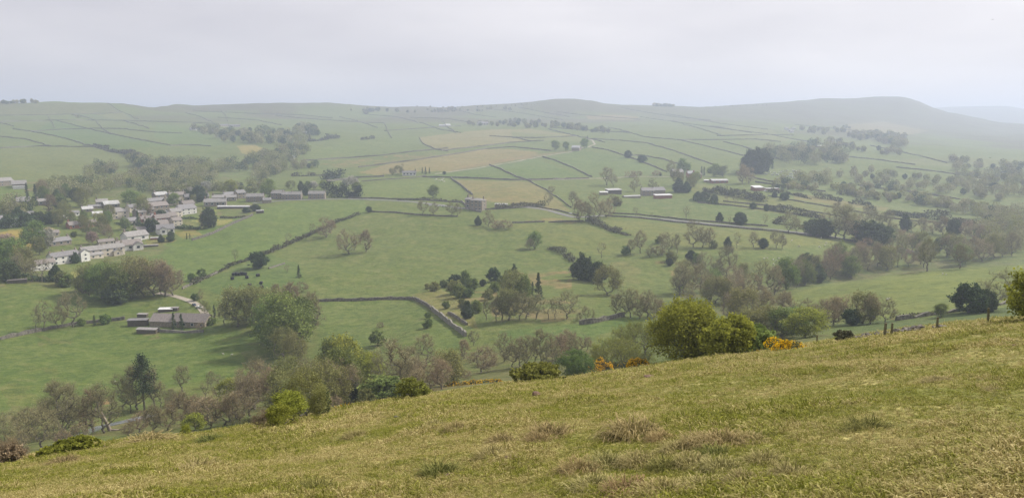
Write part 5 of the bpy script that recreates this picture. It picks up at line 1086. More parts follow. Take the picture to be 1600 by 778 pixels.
B('grey sheet roofed outbuilding right of the tall roadside stone house', 773,325,792,325, 5, 1.8, wall='stone', roof='sheet', mono=True, pitch=12, **F)
B('smallest white roofed shed at the left of the valley farm', 938,305,950,305, 4, 2.0, wall='stone', roof='white', mono=True, pitch=12, **F)
B('tall sloping sheet roof shed second in the valley farm', 951,305,971,303, 6, 1.8, wall='timber', roof='sheet', mono=True, pitch=16, **F)
B('low shed with a pale roof in the middle of the valley farm', 976,310,1001,309, 3, 2.6, wall='stone', roof='sheet', pitch=14, **F)
B('stone farmhouse with chimneys in the valley farm', 1003,306,1022,306, 8, 1.6, 2, 3, 'stone', 'stoneroof', chim=2)
B('dark slate roofed barn behind the right end of the valley farm', 1023,305,1039,304, 7, 1.8, wall='stone', roof='slate', **F)
B('white roofed long shed at the right front of the valley farm', 1025,311,1050,310, 5, 2.0, wall='brick', roof='white', mono=True, pitch=12, **F)
B('stone cottage at the left of the brick farm', 1053,277,1068,277, 8, 1.5, 2, 2, 'stone', 'stoneroof')
B('brick house with a pale roof patch in the brick farm', 1075,278,1084,278, 7, 1.5, 2, 2, 'brick', 'sheet')
B('second brick house right of the pale roof patch', 1085,280,1096,279, 6, 1.6, 1, 2, 'brick', 'brown')
B('small white roofed hut between brick farm and long pale roof', 1101,285,1108,285, 3, 2.4, wall='stone', roof='white', mono=True, pitch=10, **F)
B('long pale roofed building in the trees right of the brick farm', 1113,287,1137,286, 4, 3.0, 1, 3, 'brick', 'sheet', chim=0, pitch=18)
B('white roofed brick barn above the hedge right of the brick farm', 1180,299,1193,298, 5, 2.6, wall='brick', roof='white', mono=True, pitch=18, **F)
B('grey roofed shed right of the white roofed brick barn', 1198,299,1217,297, 3, 2.4, wall='brick', roof='sheet', mono=True, pitch=8, **F)
B('small stone barn between round trees on the hill lane', 893,236,905,236, 5, 1.8, wall='stone', roof='sheet', **F)
B('white cottage on the lane left of the small conifers', 629,275,650,275, 5, 1.5, 1, 4, 'render_', 'slate', chim=2, cat='cottage', name='cottage')
V = 'far buildings on the hazy slopes'
B('bright white farmhouse high on the hazy slope', 748,196,763,196, 3.5, 1.6, 1, 4, 'render_', 'slate', chim=2)
B('left white shed west of the bright white farmhouse', 686,198,695,198, 2, 2, wall='render_', roof='white', **F)
B('right white shed west of the bright white farmhouse', 697,198,704,198, 2.5, 1.8, wall='render_', roof='white', **F)
B('pale barn under the dark wood at upper left centre', 465,211,480,211, 3, 2.2, wall='stone', roof='sheet', **F)
B('pink tinted yard wall building before the pale barn', 467,214,480,214, 1.5, 2, wall='cream', roof='sheet', **F)
B('grey barn left in the hollow below the rising pasture', 434,251,445,250, 3, 2, wall='stone', roof='sheet', **F)
B('white gabled barn right in the hollow below the rising pasture', 450,250,461,249, 4, 1.4, wall='render_', roof='sheet', **F)
B('left part of the long pinkish hamlet row on the far left slope', 343,198,356,198, 2.5, 1.6, 1, 4, 'cream', 'slate', chim=2)
B('right part of the long pinkish hamlet row on the far left slope', 358,199,375,199, 2.5, 1.6, 1, 5, 'cream', 'slate', chim=2)
B('little white cottage beside the blossom on the far left slope', 299,204,309,204, 3, 1.6, 1, 3, 'render_', 'slate', chim=1)
B('second little cottage right of the blossom on the far left slope', 317,207,324,207, 3, 1.6, 1, 2, 'cream', 'slate', chim=1)
B('short white roof left of the long white roof on the right slope', 1266,230,1274,230, 2, 2.4, wall='white', roof='white', mono=True, pitch=14, **F)
B('longest white roof on the hazy right slope', 1277,231,1307,230, 2, 3, wall='brick', roof='white', mono=True, pitch=12, **F)
B('pale roofed house by the dark misty clump at right', 1238,235,1246,235, 2.5, 1.6, 1, 2, 'render_', 'sheet', chim=1)
for i, (u, v) in enumerate([(1227,203),(1232,206),(1238,203),(1235,208)]):
    B(['upper left','lower left','upper right','lower right'][i]+' white house of the tiny hamlet on the hazy right slope', u, v, u+5, v, 2.4, 1.5, 1, 2, 'render_', 'slate', chim=1)
stone_wall([(720,315),(728,322),(740,330),(752,332)], 'pale terrace garden wall below the tall stone house', h=1.2, mat='palewall', name='garden_wall', step=1.5)
stone_wall([(791,325),(800,323),(813,321)], 'white garden wall right of the sheet roofed outbuilding', h=1.3, mat='palewall', name='garden_wall', step=1.5)
stone_wall([(231,517),(262,519),(290,520),(318,519)], 'low garden wall in front of the long stone farm', h=0.7, mat='palewall', name='garden_wall', step=1.5)

# ------------------------------------------------------------------ vehicles
def car_mesh():
    t = bpy.data.objects.new('parked_car', None); COL.objects.link(t)
    b = MB(); prof = [(-2.1,.35),(-2.15,.75),(-1.9,.95),(-1.5,1.0),(-1.1,1.42),(.5,1.45),(1.15,.98),(1.95,.85),(2.15,.6),(2.1,.3)]
    n = len(prof); v = [(x, -.82, z) for x, z in prof]+[(x, .82, z) for x, z in prof]
    b.quadmesh(v, [tuple(range(n)), tuple(range(2*n-1, n-1, -1))]+[(i, i+n, (i+1) % n+n, (i+1) % n) for i in range(n)][:]); body = b.build('body', M['carwhite'], t)
    g = MB(); g.quadmesh([(-1.38,-.835,1.02),(1.0,-.835,1.02),(.45,-.835,1.36),(-1.0,-.835,1.36)], [(0,1,2,3)]); g.quadmesh([(-1.38,.835,1.02),(1.0,.835,1.02),(.45,.835,1.36),(-1.0,.835,1.36)], [(3,2,1,0)])
    g.quadmesh([(.53,-.7,1.43),(1.13,-.7,1.01),(1.13,.7,1.01),(.53,.7,1.43)], [(0,1,2,3)]); g.build('window', M['glass'], t)
    for x in (-1.35, 1.35):
        for y in (-.8, .8):
            w = MB(); w.tube([(x, y-.1, .32), (x, y+.1, .32)], .32, 12); w.build('wheel', M['tyre'], t)
    return t
CAR = None
def car(u, v, lpx, label, mat, rz):
    global CAR
    if CAR is None: CAR = car_mesh(); o = CAR
    else: o = copy_tree(CAR)
    p = G(u, v); s = px2m(lpx, p)/4.3; o.location = (p.x, p.y, p.z+.1); o.scale = (s, s, s); o.rotation_euler = (0, 0, rz)
    for c in o.children:
        if c.name.startswith('body'): c.data = c.data.copy() if mat != 'carwhite' else c.data; c.data.materials[0] = M[mat] if mat != 'carwhite' else M['carwhite']
    tag(o, label, 'car', 'parked cars'); return o
car(311, 481.5, 10, 'white car parked at the end of the farm track', 'carwhite', R(-25))
car(303.5, 477.5, 9, 'dark blue car parked behind the white car on the farm track', 'carblue', R(-45))
car(672, 322, 6, 'left white car on the road under the lone round tree', 'carwhite', 0.05)
car(683, 323, 6, 'silver car in the middle of three on the road', 'carred', 0.05)
car(693.5, 323.5, 7, 'right white car of three on the road', 'carwhite', 0.05)
car(891, 335, 6, 'white car on the road near the tan field corner', 'carwhite', -0.3)
car(1196, 299, 5, 'white car beside the white roofed brick barn', 'carwhite', 0.5)
def caravan_mesh():
    t = bpy.data.objects.new('caravan', None); COL.objects.link(t); b = MB()
    prof = [(-2.9,.5),(-3.0,1.3),(-2.7,2.3),(2.7,2.35),(3.0,1.4),(2.8,.5)]; n = len(prof); v = [(x, -1.1, z) for x, z in prof]+[(x, 1.1, z) for x, z in prof]
    b.quadmesh(v, [tuple(range(n)), tuple(range(2*n-1, n-1, -1))]+[(i, i+n, (i+1) % n+n, (i+1) % n) for i in range(n)]); b.build('body', M['white'], t)
    g = MB(); g.box(-2.2,-.9,-1.13,-1.09,1.2,1.9); g.box(.6,2.0,-1.13,-1.09,1.2,1.9); g.build('window', M['glass'], t)
    w = MB(); w.tube([(0,-1.05,.35),(0,1.05,.35)], .35, 10); w.build('wheel', M['tyre'], t); return t
CV = caravan_mesh(); rnd = random.Random(4)
cvs = sorted([(1197,273),(1201,270),(1207,274),(1210,271),(1214,274),(1219,271),(1224,275),(1228,272),(1231,276),(1236,273),(1240,279),(1236,277),(1222,269),(1243,271),(1247,275),(1250,273),(1216,280),(1240,268),(1246,269),(1229,268)])
for i, (u, v) in enumerate(cvs):
    o = CV if i == 0 else copy_tree(CV); p = G(u, v); s = px2m(5.0, p)/5.8
    o.location = p; o.scale = (s, s, s); o.rotation_euler = (0, 0, rnd.uniform(-.6, .6)); tag(o, ORD[i]+' white caravan from the left in the hazy caravan park', 'caravan', 'caravans in the park')

# ------------------------------------------------------------------ sheep and bales
def skin_mesh(name, verts, edges, radii, sub=1, root=0):
    me = bpy.data.meshes.new(name); me.from_pydata(verts, edges, []); o = bpy.data.objects.new(name, me); COL.objects.link(o)
    m_ = o.modifiers.new('s', 'SKIN'); sv_ = me.skin_vertices[0].data
    for i, r in enumerate(radii): sv_[i].radius = (r, r) if not hasattr(r, '__len__') else r
    sv_[root].use_root = True
    s = o.modifiers.new('u', 'SUBSURF'); s.levels = s.render_levels = sub
    dg = bpy.context.evaluated_depsgraph_get(); out = bpy.data.meshes.new_from_object(o.evaluated_get(dg)); bpy.data.objects.remove(o); out.name = name
    return out
def sheep_mesh(graze):
    v = [(0,0,.62),(.35,0,.64),(.5,0,.66),(-.35,0,.63),(-.5,0,.6)]; e = [(0,1),(1,2),(0,3),(3,4)]; r = [.25,.24,.13,.24,.13]
    hd = [(.66,0,.45),(.78,0,.22),(.86,0,.10)] if graze else [(.64,0,.84),(.72,0,.98),(.86,0,.92)]
    b = len(v); v += hd; e += [(2,b),(b,b+1),(b+1,b+2)]; r += [.10,.085,.05]
    for x, y in ((.36,.12),(.36,-.12),(-.36,.12),(-.36,-.12)):
        b = len(v); v += [(x,y,.40),(x,y,.2),(x,y,.02)]; e += [(1 if x > 0 else 3,b),(b,b+1),(b+1,b+2)]; r += [.07,.035,.03]
    m_ = skin_mesh('sheep', v, e, r); m_.materials.append(M['wool']); return m_
SM = [sheep_mesh(True), sheep_mesh(False)]
def flock(pts, where, size=6.0):
    rnd = random.Random(len(where))
    for i, (u, v) in enumerate(sorted(pts)):
        p = G(u, v); o = link('sheep', SM[rnd.randrange(2)], None, (p.x, p.y, float(H(p.x, p.y)))); s = px2m(size, p)/1.35; o.scale = (s, s, s); o.rotation_euler = (0, 0, rnd.uniform(0, 6.28))
        tag(o, (ORD[i]+' white sheep from the left ' if len(pts) > 1 else 'white sheep ')+where, 'sheep', 'grazing sheep')
flock([(1226,373),(1237,377),(1249,386),(1280,387),(1289,385),(1291,381),(1283,373),(1208,407),(1217,405),(1213,409),(1209,414),(1231,408),(1232,413),(1236,414),(1194,405),(1199,404)], 'in the valley field beside the road belt', 4)
flock([(180,597),(362,555),(349,554)], 'in the meadow below the long farm', 4)
flock([(682,282),(690,283),(692,281),(694,285),(687,284)], 'at the top of the lone tree field', 4)
flock([(1387,470)], 'lying on the bright green right spur', 7)
flock([(1473,431-7+5),(1478,430),(1355,402),(1372,407)], 'below the tree line at right', 4)
def bale_mesh():
    b = MB(); n = 14
    b.tube([(0,-.6,.6),(0,-.5,.6),(0,.5,.6),(0,.6,.6)], [.52,.6,.6,.52], n); return b.mesh('bale', [M['wrap']])
BM = bale_mesh()
bl = [(365,430.5),(369,430),(373,430.5),(378,429.5),(383,430),(386,435),(363,437),(403,432),(390,447),(408,444),(361,452),(409,450)]
lb = ['first bale at the left end of the short black row', 'second bale from the left in the short black row', 'middle bale of the short black row', 'fourth bale from the left in the short black row', 'last bale at the right end of the short black row',
 'black bale just below the right end of the row', 'black bale just below the left end of the row', 'black bale farthest right of the short row', 'black bale alone in the middle of the bale field', 'black bale right of the middle one', 'lowest black bale on the left near the trees', 'half hidden bale lowest on the right near the grove']
for i, (u, v) in enumerate(bl):
    p = G(u, v); o = link('silage_bale', BM, None, (p.x, p.y, float(H(p.x, p.y))-.03)); s = px2m(5.2, p)/1.25; o.scale = (s, s, s); o.rotation_euler = (0, 0, R(20*i)); tag(o, lb[i], 'bale', 'black wrapped silage bales')

# ------------------------------------------------------------------ leaning dead trunk by the stream
a, b_ = G(173, 673), G(160, 673); h = px2m(33, a); x = px2m(13, a); mb = MB()
mb.tube([(0,0,-.3),(-x*.35,0,h*.35),(-x*.75,0,h*.72),(-x,0,h)], [.34,.28,.22,.12], 8)
mb.tube([(-x*.75,0,h*.7),(-x*1.25,0,h*.78),(-x*1.3,0,h*.9)], [.12,.08,.04], 5); mb.tube([(-x*.9,0,h*.9),(-x*.95,.2,h*1.1)], [.08,.03], 5)
mb.tube([(0,0,.2),(px2m(12,a),.3,.1),(px2m(24,a),.2,px2m(5,a))], [.2,.13,.06], 6); mb.tube([(px2m(8,a),.2,.1),(px2m(10,a),-.4,-px2m(5,a))], [.12,.05], 5)
tag(mb.build('dead_trunk', M['palebark'], None, a), 'pale broken dead trunk leaning over the stream', 'dead tree')
# two birds
def bird(u, v, D, label):
    th, s = pix(u, v); p = Vector((math.sin(th)*D, math.cos(th)*D, s*D))
    m_ = skin_mesh('bird', [(0,0,0),(.18,0,0),(.26,0,.02),(-.2,0,0),(-.34,0,-.01),(.05,.2,.08),(-.02,.48,.04),(.05,-.2,.08),(-.02,-.48,.04)], [(0,1),(1,2),(0,3),(3,4),(0,5),(5,6),(0,7),(7,8)], [.07,.05,.02,.05,(.05,.01),(.05,.02),.02,(.05,.02),.02]); m_.materials.append(M['dark'])
    o = link('bird', m_, None, p); o.rotation_euler = (0, .1, .5); tag(o, label, 'bird')
bird(1547, 247, 300, 'dark bird flying low before the far right hillside'); bird(1551, 31, 300, 'small dark bird high in the sky at right')

# ------------------------------------------------------------------ bushes and gorse on the brow of the near hill
def big_bush(u, v, hpx, wpx, label, name='hawthorn_bush', mat='lime', npts=260, twigs=8, leaves=40, ls=0.10, seed=1, back=0.0, trunk=.02, squash=1.0, lean=0, tw=.03, cat='bush', flat=0, sink=0.0, peak=.4):
    p = G(u, v); d = Vector((p.x, p.y, 0)).normalized(); p = p+d*back; p.z = float(H(p.x, p.y)); h = px2m(hpx, p); w = px2m(wpx, p)
    tm, cm = tree_meshes(name, seed, h, w, trunk, npts, twigs, leaves, ls, tw, squash, lean, mat, flat=flat, spread=.10, peak=peak)
    r = bpy.data.objects.new(name, None); COL.objects.link(r); r.location = (p.x, p.y, p.z-.1-sink); link('trunk', tm, r); link('crown', cm, r); tag(r, label, cat, None); return r
big_bush(1074, 562, 96, 138, 'biggest yellow-green hawthorn bush rising above the brow of the near hill', npts=560, leaves=26, twigs=10, ls=.10, seed=5, lean=-.15, back=1.0, sink=.2, peak=.45)
big_bush(1000, 571, 66, 110, 'half bare olive bush leaning on the left side of the biggest hawthorn', mat='olime', npts=420, leaves=34, twigs=10, ls=.085, seed=8, back=1.2, peak=.2)
big_bush(962, 578, 52, 90, 'twiggy grey-green bush behind the gorse left of the biggest hawthorn', mat='olime', npts=320, leaves=24, twigs=14, ls=.085, seed=9, back=1.6, peak=.2)
big_bush(1136, 556, 62, 84, 'rounded right shoulder bush against the biggest hawthorn', mat='lime', npts=340, leaves=26, ls=.10, seed=11, back=.6, peak=.2)
big_bush(1168, 551, 42, 92, 'low fresh green bush right of the biggest hawthorn', mat='green', npts=300, leaves=30, ls=.10, seed=12, back=.2, peak=.1)
big_bush(900, 587, 38, 74, 'deep green leafy bush left of the flowering gorse', mat='green', npts=300, leaves=40, ls=.09, seed=13, back=.4, peak=.15)
big_bush(838, 597, 28, 90, 'low brownish-green bush at the left end of the brow bushes', mat='olime', npts=260, leaves=34, ls=.085, seed=14, back=.5, peak=.1)
big_bush(645, 623, 34, 66, 'lone brown-green thorn bush on the brow left of centre', mat='olime', npts=240, leaves=9, twigs=18, ls=.06, seed=15, back=.4, tw=.022)
big_bush(1318, 533, 18, 40, 'small dark bush at the left end of the ruined wall', mat='hedge', npts=160, leaves=20, ls=.07, seed=16, back=.2, tw=.025)
big_bush(1614, 503, 84, 90, 'hawthorn bush coming into leaf at the right frame edge', mat='lime', npts=260, leaves=8, twigs=14, ls=.09, seed=17, back=1.2)
big_bush(412, 661, 16, 26, 'small dark thorn bush on the brow at left', mat='gorse', npts=120, leaves=16, ls=.05, seed=18, back=.3, tw=.02)
big_bush(10, 729, 34, 70, 'dark brown scrub bush on the brow at the left frame edge', mat='red', npts=200, leaves=8, twigs=16, ls=.05, seed=19, back=2.0, tw=.02)
big_bush(120, 706, 22, 90, 'bright yellow-green low bush over the brow at left', mat='lime', npts=300, leaves=30, ls=.05, seed=20, back=1.0, tw=.015)
big_bush(75, 714, 16, 60, 'second bright low bush left of the yellow-green one', mat='lime', npts=220, leaves=30, ls=.05, seed=21, back=.8, tw=.015)
def gorse(u, v, hpx, wpx, label, flower=.8, seed=1, back=.2):
    p = G(u, v); d = Vector((p.x, p.y, 0)).normalized(); p = p+d*back; p.z = float(H(p.x, p.y)); h = px2m(hpx, p); w = px2m(wpx, p); rng = np.random.default_rng(seed)
    q = max(.05, p.length/774*.8); n = int(min(9000, 14*h*w/(q*q)))
    nl = 9; lx = rng.uniform(-.4, .4, nl)*w; ly = rng.uniform(-.3, .3, nl)*w; lr = rng.uniform(.18, .32, nl)*w; i = rng.integers(0, nl, n)
    d3 = rng.normal(size=(n, 3)); d3 /= np.linalg.norm(d3, axis=1)[:, None]; d3[:, 2] = np.abs(d3[:, 2]); s = rng.random(n)**.25
    C = np.stack([lx[i]+d3[:, 0]*lr[i]*s, ly[i]+d3[:, 1]*lr[i]*s, d3[:, 2]*s*h*(.55+.45*rng.random(nl)[i])], 1)
    r = bpy.data.objects.new('gorse_bush', None); COL.objects.link(r); r.location = (p.x, p.y, p.z-.05)
    V = quads(C, q*1.2, rng, .5); link('stems', mesh_np('gorse_stems', V, np.arange(len(V)).reshape(-1, 4), [LM['gorse']], rng.random(n)), r)
    m_ = int(n*flower); j = rng.choice(n, m_, replace=False); j = j[(s[j] > .8) & (fbm(C[j, 0]*3/w*2, C[j, 1]*6/w+C[j, 2]*3, 2) > -.18)]
    Cf = C[j]*1.04; V = quads(Cf, q*1.1, rng); link('flowers', mesh_np('gorse_flowers', V, np.arange(len(V)).reshape(-1, 4), [LM['gorseflower']], rng.random(len(j))), r)
    tag(r, label, 'gorse', 'gorse bushes in flower'); return r
gorse(1238, 547, 19, 58, 'big bright yellow gorse bush standing alone right of the hawthorns', .95, 2)
gorse(941, 582, 24, 42, 'yellow gorse beside the deep green leafy bush', .9, 3, .1)
gorse(998, 574, 18, 32, 'yellow gorse at the foot of the biggest hawthorn', .8, 4, .1)
gorse(973, 577, 14, 34, 'brown faded gorse between the two yellow ones', .12, 5, .3)
gorse(852, 596, 8, 26, 'small low yellow gorse left of the deep green bush', .9, 6, .05)
gorse(875, 594, 7, 26, 'low brown gorse under the deep green bush', .1, 7, .05)
gorse(1192, 551, 7, 30, 'flat brownish gorse between green bush and big gorse', .2, 8, .2)
for i, (u, v, h, w, fl) in enumerate([(536,637,7,24,.4),(548,634,6,18,.3),(585,625,7,22,.6),(597,622,7,26,.6),(705,603,6,18,.5),(718,601,6,22,.7),(735,600,6,26,.6),(755,598,5,22,.6),(775,597,6,18,.7)]):
    gorse(u, v, h, w, ORD[i]+' low orange gorse from the left behind the brow', fl, 20+i, 0)
T('sparse', 718, 612-3, 14, 'tiny bare thorn tree on the bracken strip behind the brow')

# ------------------------------------------------------------------ fence posts and tumbled wall on the brow
def post(u, v, hpx, wpx, label, lean=0.0):
    p = G(u, v); h = px2m(hpx, p); w = px2m(wpx, p); mb = MB(); mb.tube([(0,0,-.4),(lean*h*.5,0,h*.5),(lean*h,0,h)], [w/2, w*.48, w*.42], 8)
    mb.tube([(lean*h,0,h),(lean*h,0,h+w*.15)], [w*.42, w*.2], 8); o = mb.build('fence_post', M['post'], None, p); tag(o, label, 'fence post', 'old fence posts on the brow')
post(1276, 537, 14, 2.6, 'short thin post right of the big yellow gorse'); post(1382, 526, 22, 4.6, 'stout mossy post left of the pair at the ruined wall', .02); post(1393, 524.5, 20, 3.8, 'slimmer post right of the pair at the ruined wall', -.01)
post(1464, 514, 19, 3.8, 'post next to the flat pale stone', -.02); post(1543.5, 505.5, 25, 4, 'tallest post near the right frame edge', -.05)
def rock_mesh(rnd, sx, sy, sz):
    import bmesh
    bm = bmesh.new(); bmesh.ops.create_icosphere(bm, subdivisions=2, radius=1)
    ph = [rnd.uniform(0, 6) for _ in range(6)]
    for v in bm.verts:
        c = v.co; k = 1+.16*math.sin(c.x*3+ph[0])+.14*math.sin(c.y*4+ph[1])+.12*math.sin(c.z*5+ph[2])
        q = Vector((round(c.x*2.2)/2.2, round(c.y*2.2)/2.2, round(c.z*2)/2)); c = c.lerp(q, .55)*k; v.co = Vector((c.x*sx, c.y*sy, c.z*sz))
    me = bpy.data.meshes.new('rock'); bm.to_mesh(me); bm.free(); return me
def rubble(pts, label, n, smin, smax, seed, name='ruined_wall', pile=.5):
    rnd = random.Random(seed); W_ = [G(u, v) for u, v in dense(pts, 8, False)]; c = sum(W_, Vector())/len(W_); V = []; F_ = []
    for i in range(n):
        t_ = rnd.random()*(len(W_)-1); k = int(t_); p = W_[k].lerp(W_[k+1], t_-k); s = rnd.uniform(smin, smax); m_ = rock_mesh(rnd, s*rnd.uniform(.8, 1.5), s*.8, s*rnd.uniform(.35, .6))
        q = Vector((p.x+rnd.gauss(0, .25), p.y+rnd.gauss(0, .3), 0)); q.z = float(H(q.x, q.y))+rnd.uniform(0, pile); rot = Vector((rnd.gauss(0, .3), rnd.gauss(0, .3), rnd.uniform(0, 6.28)))
        from mathutils import Euler
        E = Euler(rot).to_matrix(); b0 = len(V); V += [tuple(E @ v.co+q-c) for v in m_.vertices]; F_ += [tuple(x+b0 for x in f.vertices) for f in m_.polygons]; bpy.data.meshes.remove(m_)
    me = bpy.data.meshes.new(name); me.from_pydata(V, [], F_); me.materials.append(M['rock']); tag(link(name, me, None, c), label, 'wall', None, 'thing')
rubble([(1341,531),(1352,529.5),(1364,528)], 'heap of tumbled wall stones left of the two fence posts', 34, .07, .14, 1, pile=.18)
rubble([(1366,527.5),(1378,526),(1392,524)], 'tumbled stones around the feet of the two fence posts', 26, .07, .16, 2, pile=.14)
rubble([(1400,522.5),(1411,520.5),(1422,519),(1430,518)], 'heap of tumbled wall stones right of the two fence posts', 28, .07, .16, 3, pile=.20)
rubble([(1515,506),(1530,505),(1540,504.5)], 'low line of dark stones left of the tallest post', 16, .07, .15, 4, pile=.08)
def slab(u, v, wpx, hpx, label, mat='rock', seed=3):
    p = G(u, v); w = px2m(wpx, p)/2; m_ = rock_mesh(random.Random(seed), w, w*.7, px2m(hpx, p)/2); m_.materials.append(M[mat]); o = link('stone', m_, None, (p.x, p.y, p.z+px2m(hpx, p)*.25)); tag(o, label, 'stone')
slab(1471, 511.5, 16, 6, 'flat pale stone block beside the fence post', seed=5)
slab(619, 652, 7, 4, 'small grey stone in the turf left of centre', seed=6)
slab(838, 619, 15, 9, 'brown molehill like clod in the turf below the low bush', 'soil', 7)
slab(1014, 589, 17, 4, 'dark flat clod in the turf under the biggest hawthorn', 'soil', 8)
slab(925, 596, 5, 3, 'tiny dark stone in the turf below the gorse', seed=9)
slab(802, 715, 26, 5, 'bare pinkish soil scrape left of the big tussock', 'soil', 10)
slab(704, 743, 14, 4, 'small pink soil scrape in the lower centre turf', 'soil', 11)
slab(1474, 742, 26, 5, 'bare earth scrape in the turf at lower right', 'soil', 12)
slab(1585, 541, 8, 4, 'small brown clod at the right edge of the turf', 'soil', 13)

# ------------------------------------------------------------------ turf
gm, t, b = newmat('turf_blades'); b.inputs['Roughness'].default_value = 0.75
at = tn(t, 'ShaderNodeAttribute', attribute_name='shade'); geo = tn(t, 'ShaderNodeNewGeometry'); oi = tn(t, 'ShaderNodeObjectInfo')
n1 = noise_at(t, 0.33, 4, geo.outputs['Position'], .6); n2 = noise_at(t, 1.3, 4, geo.outputs['Position'], .7)
ad = tn(t, 'ShaderNodeMath', operation='MULTIPLY_ADD'); ad.inputs[1].default_value = 1.5; t.links.new(n1.outputs[0], ad.inputs[0]); t.links.new(n2.outputs[0], ad.inputs[2])
a2 = tn(t, 'ShaderNodeMath', operation='MULTIPLY_ADD'); a2.inputs[1].default_value = .55; t.links.new(oi.outputs['Random'], a2.inputs[0]); t.links.new(ad.outputs[0], a2.inputs[2])
dry = ramp(t, a2.outputs[0], 1.33, 1.78)
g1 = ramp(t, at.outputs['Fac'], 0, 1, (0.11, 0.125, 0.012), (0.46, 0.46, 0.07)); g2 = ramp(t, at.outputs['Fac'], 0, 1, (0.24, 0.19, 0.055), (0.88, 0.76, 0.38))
c = mixc(t, dry, g1, g2); t.links.new(c, b.inputs['Base Color'])
tr = tn(t, 'ShaderNodeBsdfTranslucent'); t.links.new(c, tr.inputs[0]); ms = tn(t, 'ShaderNodeMixShader'); ms.inputs[0].default_value = .38
t.links.new(b.outputs[0], ms.inputs[1]); t.links.new(tr.outputs[0], ms.inputs[2]); t.links.new(ms.outputs[0], t.nodes['Material Output'].inputs[0])
def blades(n, L, wd, rad, up, rng, out=0.6, droop=.5):
    a = rng.uniform(0, 6.283, n); r = rad*np.sqrt(rng.random(n)); base = np.stack([np.cos(a)*r, np.sin(a)*r, np.zeros(n)-.01], 1)
    az = a+rng.normal(size=n)*.9; d = np.stack([np.cos(az)*out, np.sin(az)*out, np.full(n, up)], 1)+rng.normal(size=(n, 3))*.25; d /= np.linalg.norm(d, axis=1)[:, None]
    l = L*(.5+.8*rng.random(n)); s = np.stack([-np.sin(az), np.cos(az), np.zeros(n)], 1)*wd*.5*(0.6+.8*rng.random(n))[:, None]
    p1 = base+d*(l*.45)[:, None]; p2 = p1+(d+np.array((0, 0, -droop*.5)))*(l*.33)[:, None]; p3 = p2+(d+np.array((0, 0, -droop*1.4)))*(l*.28)[:, None]
    V = np.stack([base-s, base+s, p1+s*.9, p1-s*.9, p2+s*.6, p2-s*.6, p3+s*.15, p3-s*.15], 1).reshape(-1, 3)
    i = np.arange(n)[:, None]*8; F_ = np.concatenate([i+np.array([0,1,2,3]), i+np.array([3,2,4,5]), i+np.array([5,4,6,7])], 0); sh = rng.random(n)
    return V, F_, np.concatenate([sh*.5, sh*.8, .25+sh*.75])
tc_col = bpy.data.collections.new('turf_tufts')
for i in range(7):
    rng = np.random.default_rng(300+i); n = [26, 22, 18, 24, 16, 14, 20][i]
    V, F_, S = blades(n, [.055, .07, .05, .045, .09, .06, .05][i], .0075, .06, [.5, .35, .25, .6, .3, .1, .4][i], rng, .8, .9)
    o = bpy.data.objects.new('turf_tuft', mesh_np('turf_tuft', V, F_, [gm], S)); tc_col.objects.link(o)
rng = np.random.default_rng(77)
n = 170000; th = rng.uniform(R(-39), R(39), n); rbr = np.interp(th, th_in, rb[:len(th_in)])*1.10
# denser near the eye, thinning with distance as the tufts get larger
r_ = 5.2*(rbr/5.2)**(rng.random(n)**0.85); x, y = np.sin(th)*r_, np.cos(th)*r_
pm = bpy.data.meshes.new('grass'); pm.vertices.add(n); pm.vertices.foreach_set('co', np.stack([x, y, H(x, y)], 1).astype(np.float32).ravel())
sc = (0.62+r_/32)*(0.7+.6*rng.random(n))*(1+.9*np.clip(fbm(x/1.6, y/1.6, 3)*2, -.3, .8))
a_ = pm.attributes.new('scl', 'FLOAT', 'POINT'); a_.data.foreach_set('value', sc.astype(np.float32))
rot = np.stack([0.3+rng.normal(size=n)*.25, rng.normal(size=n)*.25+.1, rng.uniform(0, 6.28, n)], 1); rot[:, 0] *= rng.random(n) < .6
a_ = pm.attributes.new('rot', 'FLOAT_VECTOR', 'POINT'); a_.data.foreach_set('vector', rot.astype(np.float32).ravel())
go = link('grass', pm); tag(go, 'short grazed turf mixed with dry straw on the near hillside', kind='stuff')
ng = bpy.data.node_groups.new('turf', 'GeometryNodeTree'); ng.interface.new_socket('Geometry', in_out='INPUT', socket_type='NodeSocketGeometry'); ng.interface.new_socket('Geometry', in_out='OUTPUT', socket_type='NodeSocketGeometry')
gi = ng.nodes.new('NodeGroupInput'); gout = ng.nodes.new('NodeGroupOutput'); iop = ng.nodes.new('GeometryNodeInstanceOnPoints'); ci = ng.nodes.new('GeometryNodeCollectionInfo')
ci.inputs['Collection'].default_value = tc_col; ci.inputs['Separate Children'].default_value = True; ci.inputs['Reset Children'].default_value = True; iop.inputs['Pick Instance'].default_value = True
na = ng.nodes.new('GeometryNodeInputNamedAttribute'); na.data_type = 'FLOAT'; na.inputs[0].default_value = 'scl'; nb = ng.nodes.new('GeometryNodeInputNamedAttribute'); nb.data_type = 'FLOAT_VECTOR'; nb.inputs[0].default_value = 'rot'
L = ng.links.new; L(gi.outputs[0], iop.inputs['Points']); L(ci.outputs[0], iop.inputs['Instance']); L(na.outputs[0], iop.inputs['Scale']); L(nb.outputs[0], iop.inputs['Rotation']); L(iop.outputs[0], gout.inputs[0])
go.modifiers.new('turf', 'NODES').node_group = ng

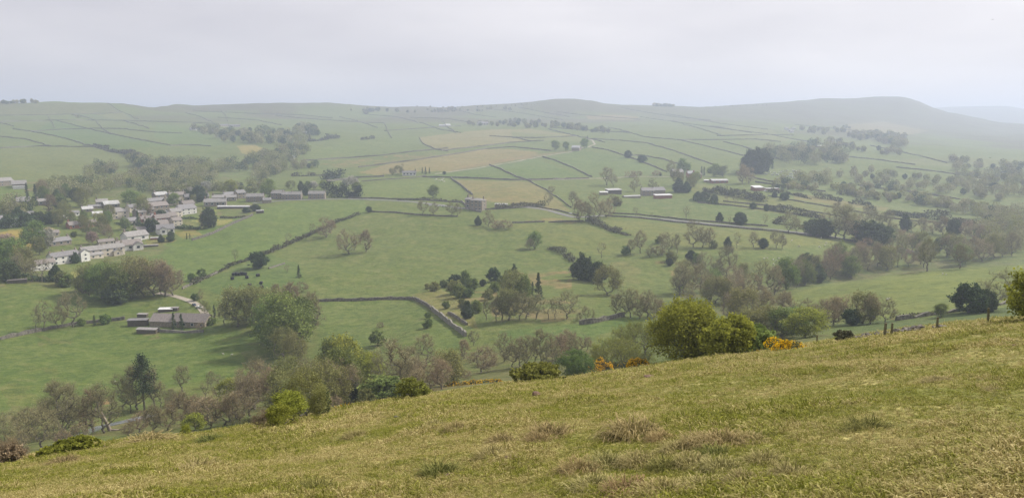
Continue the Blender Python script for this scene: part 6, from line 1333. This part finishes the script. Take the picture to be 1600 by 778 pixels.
# ------------------------------------------------------------------ tussocks
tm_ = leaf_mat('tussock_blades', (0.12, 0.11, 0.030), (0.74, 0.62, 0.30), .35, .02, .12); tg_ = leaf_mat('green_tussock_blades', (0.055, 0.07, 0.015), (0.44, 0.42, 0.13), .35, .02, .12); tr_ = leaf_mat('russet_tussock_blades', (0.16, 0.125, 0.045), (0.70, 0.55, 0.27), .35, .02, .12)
TUS = []
for i in range(6):
    rng = np.random.default_rng(500+i); mt = [tm_, tm_, tg_, tr_, tm_, tg_][i]
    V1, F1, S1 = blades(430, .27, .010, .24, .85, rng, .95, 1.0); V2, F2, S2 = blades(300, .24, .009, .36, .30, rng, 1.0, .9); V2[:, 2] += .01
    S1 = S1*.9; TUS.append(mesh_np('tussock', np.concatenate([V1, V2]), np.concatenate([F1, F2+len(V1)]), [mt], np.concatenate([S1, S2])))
TL = [(992,680,80,46,0,'largest russet and straw tussock right of bottom centre'),(1035,688,40,26,3,'russet patch of tussock on the right side of the largest one'),(1100,692,60,30,1,'wide straw tussock left in the long tussock bank'),(1135,694,64,34,4,'wide straw tussock in the middle of the long tussock bank'),(1175,690,46,26,1,'small tussock at the right end of the long tussock bank'),(1358,670,62,30,2,'dark green tussock alone at right'),(1195,722,50,34,0,'dark based tussock near the right end of the clump'),(1235,745,60,34,0,'pale straw tussock with dark base at lower right of the clump'),(862,682,62,30,1,'straw tussock left of the largest one'),(840,690,40,22,3,'low russet tussock beside the straw one left of centre'),
 (680,668,36,20,1,'left of two small pale tussocks in the upper turf'),(712,672,34,24,1,'right of two small pale tussocks in the upper turf'),(556,682,36,14,3,'low russet tussock in the left centre turf'),(690,742,60,34,2,'round green-grey tussock in the lower centre turf'),(785,690,40,20,0,'dark based tussock at the left of the centre group'),(770,712,44,24,4,'lower dark tussock at the left of the centre group'),(310,736,60,26,4,'pale tussock in the lower left turf'),(490,770,60,28,2,'green tussock near the bottom edge left of centre'),
 (905,738,60,34,3,'russet tussock at the left end of the clump'),(950,730,60,36,4,'straw tussock second from the left in the clump'),(1000,728,60,36,0,'straw tussock below the largest one'),(1045,735,56,34,2,'green streaked tussock in the centre of the clump'),(1085,730,60,34,1,'straw tussock right of the green streaked one'),(1130,735,60,34,0,'thick straw tussock in the right part of the clump'),(930,765,70,36,1,'straw tussock at the bottom left of the clump'),(985,772,74,38,3,'russet tussock at the bottom edge of the clump'),(1040,775,70,38,4,'straw tussock at the bottom edge right of the russet one'),(1100,765,66,36,0,'thick tussock low in the right part of the clump'),(1165,758,60,34,1,'bent straw tussock left of the pale dark based one'),(1120,712,50,26,2,'green tussock between the bank and the clump'),(1060,705,50,26,1,'straw tussock between the largest one and the bank'),
 (1470,595,40,10,1,'flat pale dead grass tuft high on the right turf'),(1285,560,24,8,1,'tiny tussock under the short thin post'),(330,690,40,16,2,'small green tussock high in the left turf'),(100,722,40,12,4,'straw tussock on the brow at far left'),(390,662,30,10,2,'low tussock on the brow left of centre'),(1560,610,30,10,4,'small dry tuft at the right edge turf'),(230,690,60,12,4,'dry tussock line on the brow at left'),(1190,690-8,30,14,2,'small green tuft behind the long tussock bank')]
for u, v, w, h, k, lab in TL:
    p = G(u, v); o = link('grass_tussock', TUS[k], None, (p.x, p.y, float(H(p.x, p.y))-.02)); sw = px2m(w, p)/.60; sh = px2m(h, p)/.24; o.scale = (sw, sw, sh); o.rotation_euler = (0, 0, (u*7 % 628)/100); tag(o, lab, 'tussock', 'tussocks on the near hillside')
